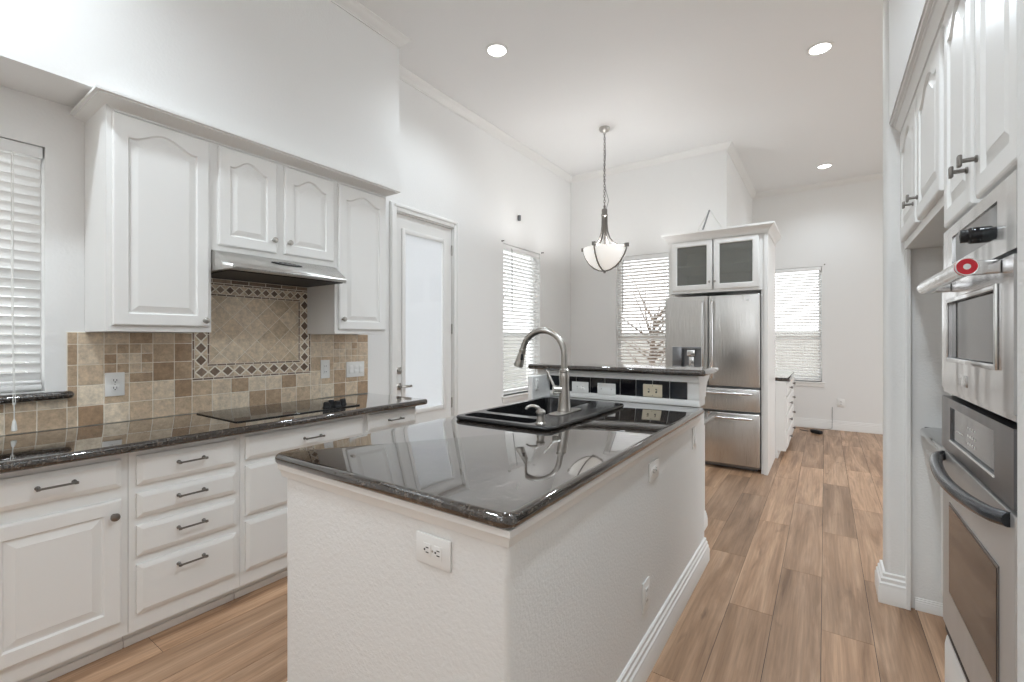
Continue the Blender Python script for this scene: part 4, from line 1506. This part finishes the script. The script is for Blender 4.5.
for a in angs:
    ux, uy = math.cos(a), math.sin(a)
    ar = B()
    pr = [(0.026, 0.612), (0.028, 0.52), (0.036, 0.44), (0.062, 0.36), (0.105, 0.305), (0.160, 0.276), (0.215, 0.268), (RB + 0.010, 0.268)]
    ar.tube([(ux * r, uy * r, z) for r, z in pr], 0.009, 8)
    pr2 = [(RB + 0.008, 0.262), (RB + 0.008, 0.225), (RB - 0.015, 0.165), (RB - 0.06, 0.095), (RB - 0.115, 0.045), (RB - 0.175, 0.016), (0.02, 0.006)]
    ar.tube([(ux * r, uy * r, z) for r, z in pr2], 0.009, 8)
    c_, s_ = ux, uy
    bm_t = B().box(-0.022, 0.022, -0.018, 0.018, -0.020, 0.020, 0.003)
    bm_t.bm.transform(Matrix.Translation((ux * (RB + 0.012), uy * (RB + 0.012), 0.266)) @ Matrix.Rotation(a, 4, 'Z'))
    me_ = bpy.data.meshes.new('t'); bm_t.bm.to_mesh(me_); bm_t.bm.free(); ar.bm.from_mesh(me_); bpy.data.meshes.remove(me_)
    obj('arm', ar, 'bronze', pn)
bw_ = B()
outp = [(0.004, 0.010), (0.06, 0.016), (0.115, 0.045), (0.17, 0.092), (0.208, 0.150), (0.228, 0.205), (0.235, 0.252)]
inn = [(0.229, 0.252), (0.222, 0.205), (0.202, 0.153), (0.164, 0.097), (0.11, 0.051), (0.058, 0.022), (0.004, 0.016)]
bw_.lathe(outp + inn, (0, 0, 0), seg=48)
obj('glass_bowl', bw_, 'frost', pn, ang=60)
obj('finial', B().lathe([(0.0, -0.022), (0.012, -0.020), (0.014, -0.006), (0.022, 0.0), (0.022, 0.009), (0.004, 0.0095)], (0, 0, 0), seg=18), 'bronze', pn)
bd = bpy.data.lights.new('pendant_bulb', 'POINT')
bd.energy = 13
bd.shadow_soft_size = 0.05
bd.color = (0.97, 0.98, 1.0)
bo_ = bpy.data.objects.new('pendant_bulb', bd)
bo_.location = (0, 0, 0.22)
COL.objects.link(bo_)
bo_.parent = pn

# recessed ceiling lamps
RL = [(-2.188, 2.966, 'round recessed ceiling light over the cooking counter side'), (-0.033, 4.42, 'round recessed ceiling light above the walkway past the island'), (-0.005, 7.46, 'round recessed ceiling light in front of the far wall')]
r0 = None
RL += [(-0.033, 1.38, 'round recessed ceiling light above the oven end of the walkway'), (-2.188, -0.06, 'round recessed ceiling light above the near end of the cooking counter')]
for (x, y, lab) in RL:
    if r0 is None:
        r0 = thing('recessed_light', lab, 'ceiling light', (x, y, ZC), 0, 'recessed ceiling lights')
        obj('trim_ring', B().lathe([(0.092, -0.0005), (0.092, -0.006), (0.074, -0.009), (0.070, -0.0005)], (0, 0, 0), seg=36), 'plastic', r0)
        obj('lens', B().lathe([(0.0, -0.0005), (0.0695, -0.0006), (0.0695, -0.005), (0.0, -0.0055)], (0, 0, 0), seg=36), 'lamp', r0)
    else:
        dup(r0, (x, y, ZC), 0, lab)
    ld = bpy.data.lights.new('recessed_lamp', 'SPOT')
    ld.energy = 20 if y > 7 else ((30 if y > 1 else 72) if x < -1 else (66 if y > 3 else 78))
    ld.spot_size = math.radians(150)
    ld.spot_blend = 1.0
    ld.shadow_soft_size = 0.06
    ld.color = (0.82, 0.92, 1.0)
    lo_ = bpy.data.objects.new('recessed_lamp', ld)
    lo_.location = (x, y, ZC - 0.08)
    COL.objects.link(lo_)

# small sensor on the wall past the door
sn = B().box(XL, XL + 0.035, 4.555, 4.585, 2.775, 2.845, 0.008, mi=0)
tag(obj('wall_sensor', sn, 'grey'), 'small grey sensor high on the wall beside the glazed door', 'sensor')

# ------------------------------------------------------------------ right side: ovens, tall cabinet, niche (local: x = -worldY, front -y = world -X)
FXC = 0.33      # face frame plane
oc = thing('oven_cabinet', 'tall white cabinet housing the wall ovens with two doors above', 'cabinet', (0.978, 1.275, 0), PI / 2 * -1)
# in this rotated frame local x runs toward -Y, so use world coordinates instead
OY0, OY1 = 1.276, 1.985
OVX = 0.31
ocb = B()
ocb.box(FXC, 0.975, OY0, OY0 + 0.018, 0.085, 2.449)
ocb.box(FXC, 0.975, OY1 - 0.018, OY1, 0.085, 2.449)
ocb.box(0.955, 0.975, OY0 + 0.018, OY1 - 0.018, 0.085, 2.449)
ocb.box(FXC, 0.955, OY0 + 0.018, OY1 - 0.018, 1.690, 2.449)
ocb.box(FXC, 0.955, OY0 + 0.018, OY1 - 0.018, 0.085, 0.425)
obj('body', ocb, 'cab', oc, world=True, smooth=False)
obj('toe_kick', B().box(FXC + 0.07, 0.96, OY0, OY1, 0.0, 0.0845), 'cab', oc, world=True, smooth=False)


def xdoor(parent, y0, y1, z0, z1, xb, arch, kn, rail=0.055):
    d = door_mesh(-y1, -y0, z0, z1, 0.0, arch=arch, rail=rail)
    # local x -> -Y, local y -> X
    d.bm.transform(Matrix(((0, 1, 0, xb), (-1, 0, 0, 0), (0, 0, 1, 0), (0, 0, 0, 1))))
    o = obj('door', d, 'cab', parent, world=True, smooth=False)
    if kn:
        y, z = kn
        b = B().tube([(xb - 0.02, y, z), (xb - 0.048, y, z)], 0.0055, 10)
        b.lathe([(0.009, 0), (0.009, 0.004), (0.0055, 0.006)], (xb - 0.02, y, z), (-1, 0, 0), 12)
        b.box(xb - 0.057, xb - 0.048, y - 0.009, y + 0.009, z - 0.015, z + 0.015, 0.003)
        obj('knob', b, 'bronze', o, world=True)
    return o


xdoor(oc, 1.640, 1.965, 1.700, 2.375, FXC - 0.0003, 0.06, (1.668, 1.795), 0.05)
xdoor(oc, 1.290, 1.600, 1.700, 2.375, FXC - 0.0003, 0.06, (1.575, 1.795), 0.05)
dq_ = drawer_mesh(-1.965, -1.295, 0.125, 0.415, 0.0)
dq_.bm.transform(Matrix(((0, 1, 0, FXC - 0.0003), (-1, 0, 0, 0), (0, 0, 1, 0), (0, 0, 0, 1))))
obj('drawer', dq_, 'cab', oc, world=True)

# upper oven
uo = thing('upper_oven', 'bright stainless upper wall oven with a red medallion on its bar handle', 'oven', (0.6, 1.63, 1.19))
UY0, UY1 = 1.298, 1.965
obj('case', B().box(0.345, 0.90, UY0 + 0.006, UY1 - 0.006, 1.185, 1.682), 'grey', uo, world=True, smooth=False)
fr_ = B()
wall_cells(fr_, 'x', OVX, 0.3448, UY0, UY1, 1.530, 1.684, [(1.42, 1.85, 1.572, 1.652)])
uf = obj('control_panel', fr_, 'steelbright', uo, world=True, smooth=False)
obj('display', B().box(OVX + 0.004, 0.344, 1.4205, 1.8495, 1.5725, 1.6515), 'display', uf, world=True, smooth=False)
kn_ = B().lathe([(0.020, 0), (0.020, 0.018), (0.0165, 0.022), (0.0165, 0.036), (0.0, 0.037)], (OVX + 0.0035, 1.575, 1.606), (-1, 0, 0), 24)
obj('knob', kn_, 'blackgloss', uf, world=True)
ud_ = B()
wall_cells(ud_, 'x', OVX - 0.004, 0.3448, UY0, UY1, 1.200, 1.518, [(1.405, 1.870, 1.292, 1.460)])
ud_.box(OVX + 0.0, 0.3448, UY0, UY1, 1.186, 1.1995)
udo = obj('door', ud_, 'steelbright', uo, world=True, smooth=False)
wf = B()
for (y0, y1, z0, z1) in ((1.395, 1.408, 1.282, 1.470), (1.867, 1.880, 1.282, 1.470), (1.408, 1.867, 1.282, 1.295), (1.408, 1.867, 1.457, 1.470)):
    wf.box(OVX - 0.009, OVX - 0.0042, y0, y1, z0, z1, 0.002)
obj('window_frame', wf, 'steelbright', udo, world=True)
obj('oven_window', B().box(OVX + 0.004, 0.344, 1.4055, 1.8695, 1.2925, 1.4595), 'ovenglass', udo, world=True, smooth=False)
HX, HZ = 0.252, 1.506
hn = B().tube([(HX, 1.370, HZ), (HX, 1.865, HZ)], 0.0185, 20)
hn.box(HX - 0.012, OVX - 0.0045, 1.372, 1.398, HZ - 0.017, HZ + 0.013, 0.003)
hn.box(HX - 0.012, OVX - 0.0045, 1.835, 1.861, HZ - 0.017, HZ + 0.013, 0.003)
hno = obj('handle', hn, 'steelbright', udo, world=True)
md = B().lathe([(0.0195, 0.0), (0.0195, 0.005), (0.017, 0.007), (0.0, 0.0072)], (HX, 1.3698, HZ), (0, -1, 0), 28)
mdo = obj('medallion', md, 'red', hno, world=True)
mdo['label'] = 'red enamel medallion on the handle end'
obj('nameplate', B().box(OVX - 0.0062, OVX - 0.0042, 1.655, 1.735, 1.222, 1.252, 0.001).box(OVX - 0.0066, OVX - 0.0062, 1.665, 1.725, 1.229, 1.245), ['steelbright'], udo, world=True)
# emblem: pale ring and dot on the red medallion
em = B().lathe([(0.0062, 0.0), (0.0062, 0.0004), (0.0, 0.0005)], (HX, 1.3625, HZ), (0, -1, 0), 18)
em.lathe([(0.0185, 0.0), (0.0195, 0.0012), (0.0182, 0.0016), (0.0172, 0.0012)], (HX, 1.3640, HZ), (0, -1, 0), 28)
_e = obj('medallion_emblem', em, 'steelbright', hno, world=True)

# lower oven
lw_ = thing('lower_oven', 'stainless lower wall oven with a smoked control panel and curved handle', 'oven', (0.6, 1.63, 0.43))
obj('case', B().box(0.345, 0.90, UY0 + 0.006, UY1 - 0.006, 0.43, 1.170), 'grey', lw_, world=True, smooth=False)
cp_ = B()
wall_cells(cp_, 'x', OVX - 0.004, 0.3448, UY0, UY1, 1.012, 1.172, [(1.425, 1.850, 1.052, 1.148)])
cpo = obj('control_panel', cp_, 'steeldark', lw_, world=True, smooth=False)
obj('display', B().box(OVX + 0.001, 0.344, 1.4255, 1.8495, 1.0525, 1.1475), 'display', cpo, world=True, smooth=False)
dsf = B()
dsf.box(OVX - 0.0062, OVX - 0.0042, 1.420, 1.855, 1.046, 1.051)
for k in range(4):
    for j in range(3):
        dsf.box(OVX + 0.0004, OVX + 0.0009, 1.60 + k * 0.022, 1.61 + k * 0.022, 1.072 + j * 0.02, 1.078 + j * 0.02)
dsf.box(OVX + 0.0004, OVX + 0.0009, 1.72, 1.80, 1.085, 1.088)
obj('display_marks', dsf, 'plastic', cpo, world=True, smooth=False)
ld_ = B()
# door with slanted-corner window
ld_.box(OVX - 0.002, 0.3448, UY0, UY1, 0.462, 1.000, 0.003)
ldo = obj('door', ld_, 'steelsoft', lw_, world=True, smooth=False)
lwn = B()
oc8 = [(1.400, 0.640), (1.400, 0.855), (1.858, 0.855), (1.858, 0.640), (1.82, 0.600), (1.44, 0.600)]
lwn.prism([(1.395, 0.592), (1.395, 0.862), (1.863, 0.862), (1.863, 0.592)], 'x', OVX - 0.0045, OVX - 0.0022)
obj('window_frame', lwn, 'steeldark', ldo, world=True, smooth=False)
obj('oven_window', B().prism([(1.402, 0.599), (1.402, 0.855), (1.856, 0.855), (1.856, 0.599)], 'x', OVX - 0.0055, OVX - 0.0046), 'ovenglass', ldo, world=True, smooth=False)
lh = B()
pts = []
for k in range(25):
    t = k / 24
    yy = 1.325 + (1.945 - 1.325) * t
    xx = OVX - 0.004 - 0.044 * (math.sin(PI * t) ** 0.45)
    pts.append((xx, yy, 0.985 - 0.012 * math.sin(PI * t)))
lh.tube(pts, 0.0155, 14)
obj('handle', lh, 'gunmetal', ldo, world=True)
obj('lower_vent', B().box(OVX + 0.004, 0.3448, UY0, UY1, 0.432, 0.459).box(OVX + 0.002, OVX + 0.0038, UY0 + 0.02, UY1 - 0.02, 0.440, 0.450), ['blacksat'], lw_, world=True, smooth=False)

# niche: wall cabinet above, base cabinet below
nc = thing('niche_wall_cabinet', 'white arched-door wall cabinet beside the tall oven cabinet', 'cabinet', (0.65, 2.5, 1.8))
NY0, NY1 = 1.987, 3.018
nb = B().box(FXC, 0.975, NY0, NY1, 1.800, 2.449)
obj('body', nb, 'cab', nc, world=True, smooth=False)
xdoor(nc, 2.525, 2.990, 1.838, 2.375, FXC - 0.0003, 0.06, (2.562, 1.925))
xdoor(nc, 2.030, 2.485, 1.838, 2.375, FXC - 0.0003, 0.06, (2.452, 1.925))
obj('stile', B().box(FXC + 0.004, FXC + 0.022, 2.985, 3.0185, 0.0, 1.7995, 0.002), 'cab', nc, world=True, smooth=False)
rc = [(0, 2.378), (0.010, 2.378), (0.010, 2.392), (0.018, 2.394), (0.020, 2.402), (0.036, 2.424), (0.042, 2.426), (0.042, 2.436), (0.052, 2.438), (0.054, 2.4515), (0, 2.4515)]
struct('trim_oven_crown', sweep(B(), [(FXC - 0.0005, 1.273), (FXC - 0.0005, 3.019)], rc, side=-1), 'cab')
nbc = thing('niche_base_cabinet', 'white base cabinet set back in the niche next to the ovens', 'cabinet', (0.976, 2.5, 0))
obj('body', B().box(0.480, 0.975, NY0, 3.0185, 0.09, 0.873), 'cab', nbc, world=True, smooth=False)
obj('toe_kick', B().box(0.54, 0.97, NY0, 3.0185, 0.0, 0.0895), 'cab', nbc, world=True, smooth=False)
xdoor(nbc, 2.52, 2.99, 0.12, 0.70, 0.4797, 0.0, (2.56, 0.62))
xdoor(nbc, 2.02, 2.49, 0.12, 0.70, 0.4797, 0.0, (2.45, 0.62))
nct = B()
slab(nct, rrect(0.386, 0.975, NY0 + 0.0, 3.0180, [0, 0, 0, 0.03]), 0.8745, 0.914, 0.016, sq=lambda m: m.x > 0.9 or m.y < 2.0 or m.y > 3.01)
tag(obj('niche_counter', nct, 'granite', ang=50), 'dark stone counter piece in the niche beside the ovens', 'countertop')

# ------------------------------------------------------------------ outdoors
struct('ground', B().box(-14, 10, -8, 22, -0.35, -0.20), 'lawn', smooth=False)


def fence(loc, rz, n, label):
    t = thing('garden_fence', label, 'fence', loc, rz)
    f = B()
    for i in range(n):
        f.box(i * 0.15, i * 0.15 + 0.149, -0.01, 0.01, 0.03, 1.75)
    obj('boards', f, 'fence', t, smooth=False)
    r = B().box(0, n * 0.15, 0.0105, 0.05, 0.4, 0.5).box(0, n * 0.15, 0.0105, 0.05, 1.35, 1.45)
    obj('rails', r, 'fence', t, smooth=False)
    return t


fence((-9.0, -4.0, -0.20), PI / 2, 120, 'wooden garden fence seen through the side window slats')
fence((-8.5, 14.0, -0.20), 0, 100, 'wooden garden fence beyond the far windows')


def tree(loc, seed, label, h=3.0):
    rnd = random.Random(seed)
    t = thing('bare_tree', label, 'tree', loc)
    tr = B().tube([(0, 0, 0), (0.05, 0, h * 0.3), (0.0, 0.05, h * 0.55), (0.08, 0.0, h)], [0.10, 0.08, 0.06, 0.02], 8)
    obj('trunk', tr, 'bark', t)
    br = B()
    for i in range(26):
        z = h * (0.35 + 0.6 * rnd.random())
        a = rnd.random() * 2 * PI
        L_ = (0.5 + rnd.random()) * 0.9
        p0 = Vector((0.04, 0.02, z)); p = p0.copy(); pts = [p0]
        d = Vector((math.cos(a), math.sin(a), 0.5 + 0.4 * rnd.random()))
        for k in range(4):
            p = p + d * (L_ / 4)
            d = d + Vector((rnd.uniform(-.3, .3), rnd.uniform(-.3, .3), rnd.uniform(-.1, .3)))
            pts.append(p.copy())
        br.tube(pts, [0.028, 0.02, 0.014, 0.010, 0.005], 6)
    obj('branches', br, 'bark', t)


tree((-6.4, 7.6, -0.20), 3, 'bare tree outside the window past the door')
tree((-3.0, 9.5, -0.20), 5, 'bare tree outside the window behind the pendant lamp', 2.1)

for o in bpy.data.objects:
    if o.type == 'MESH':
        o.data.update()
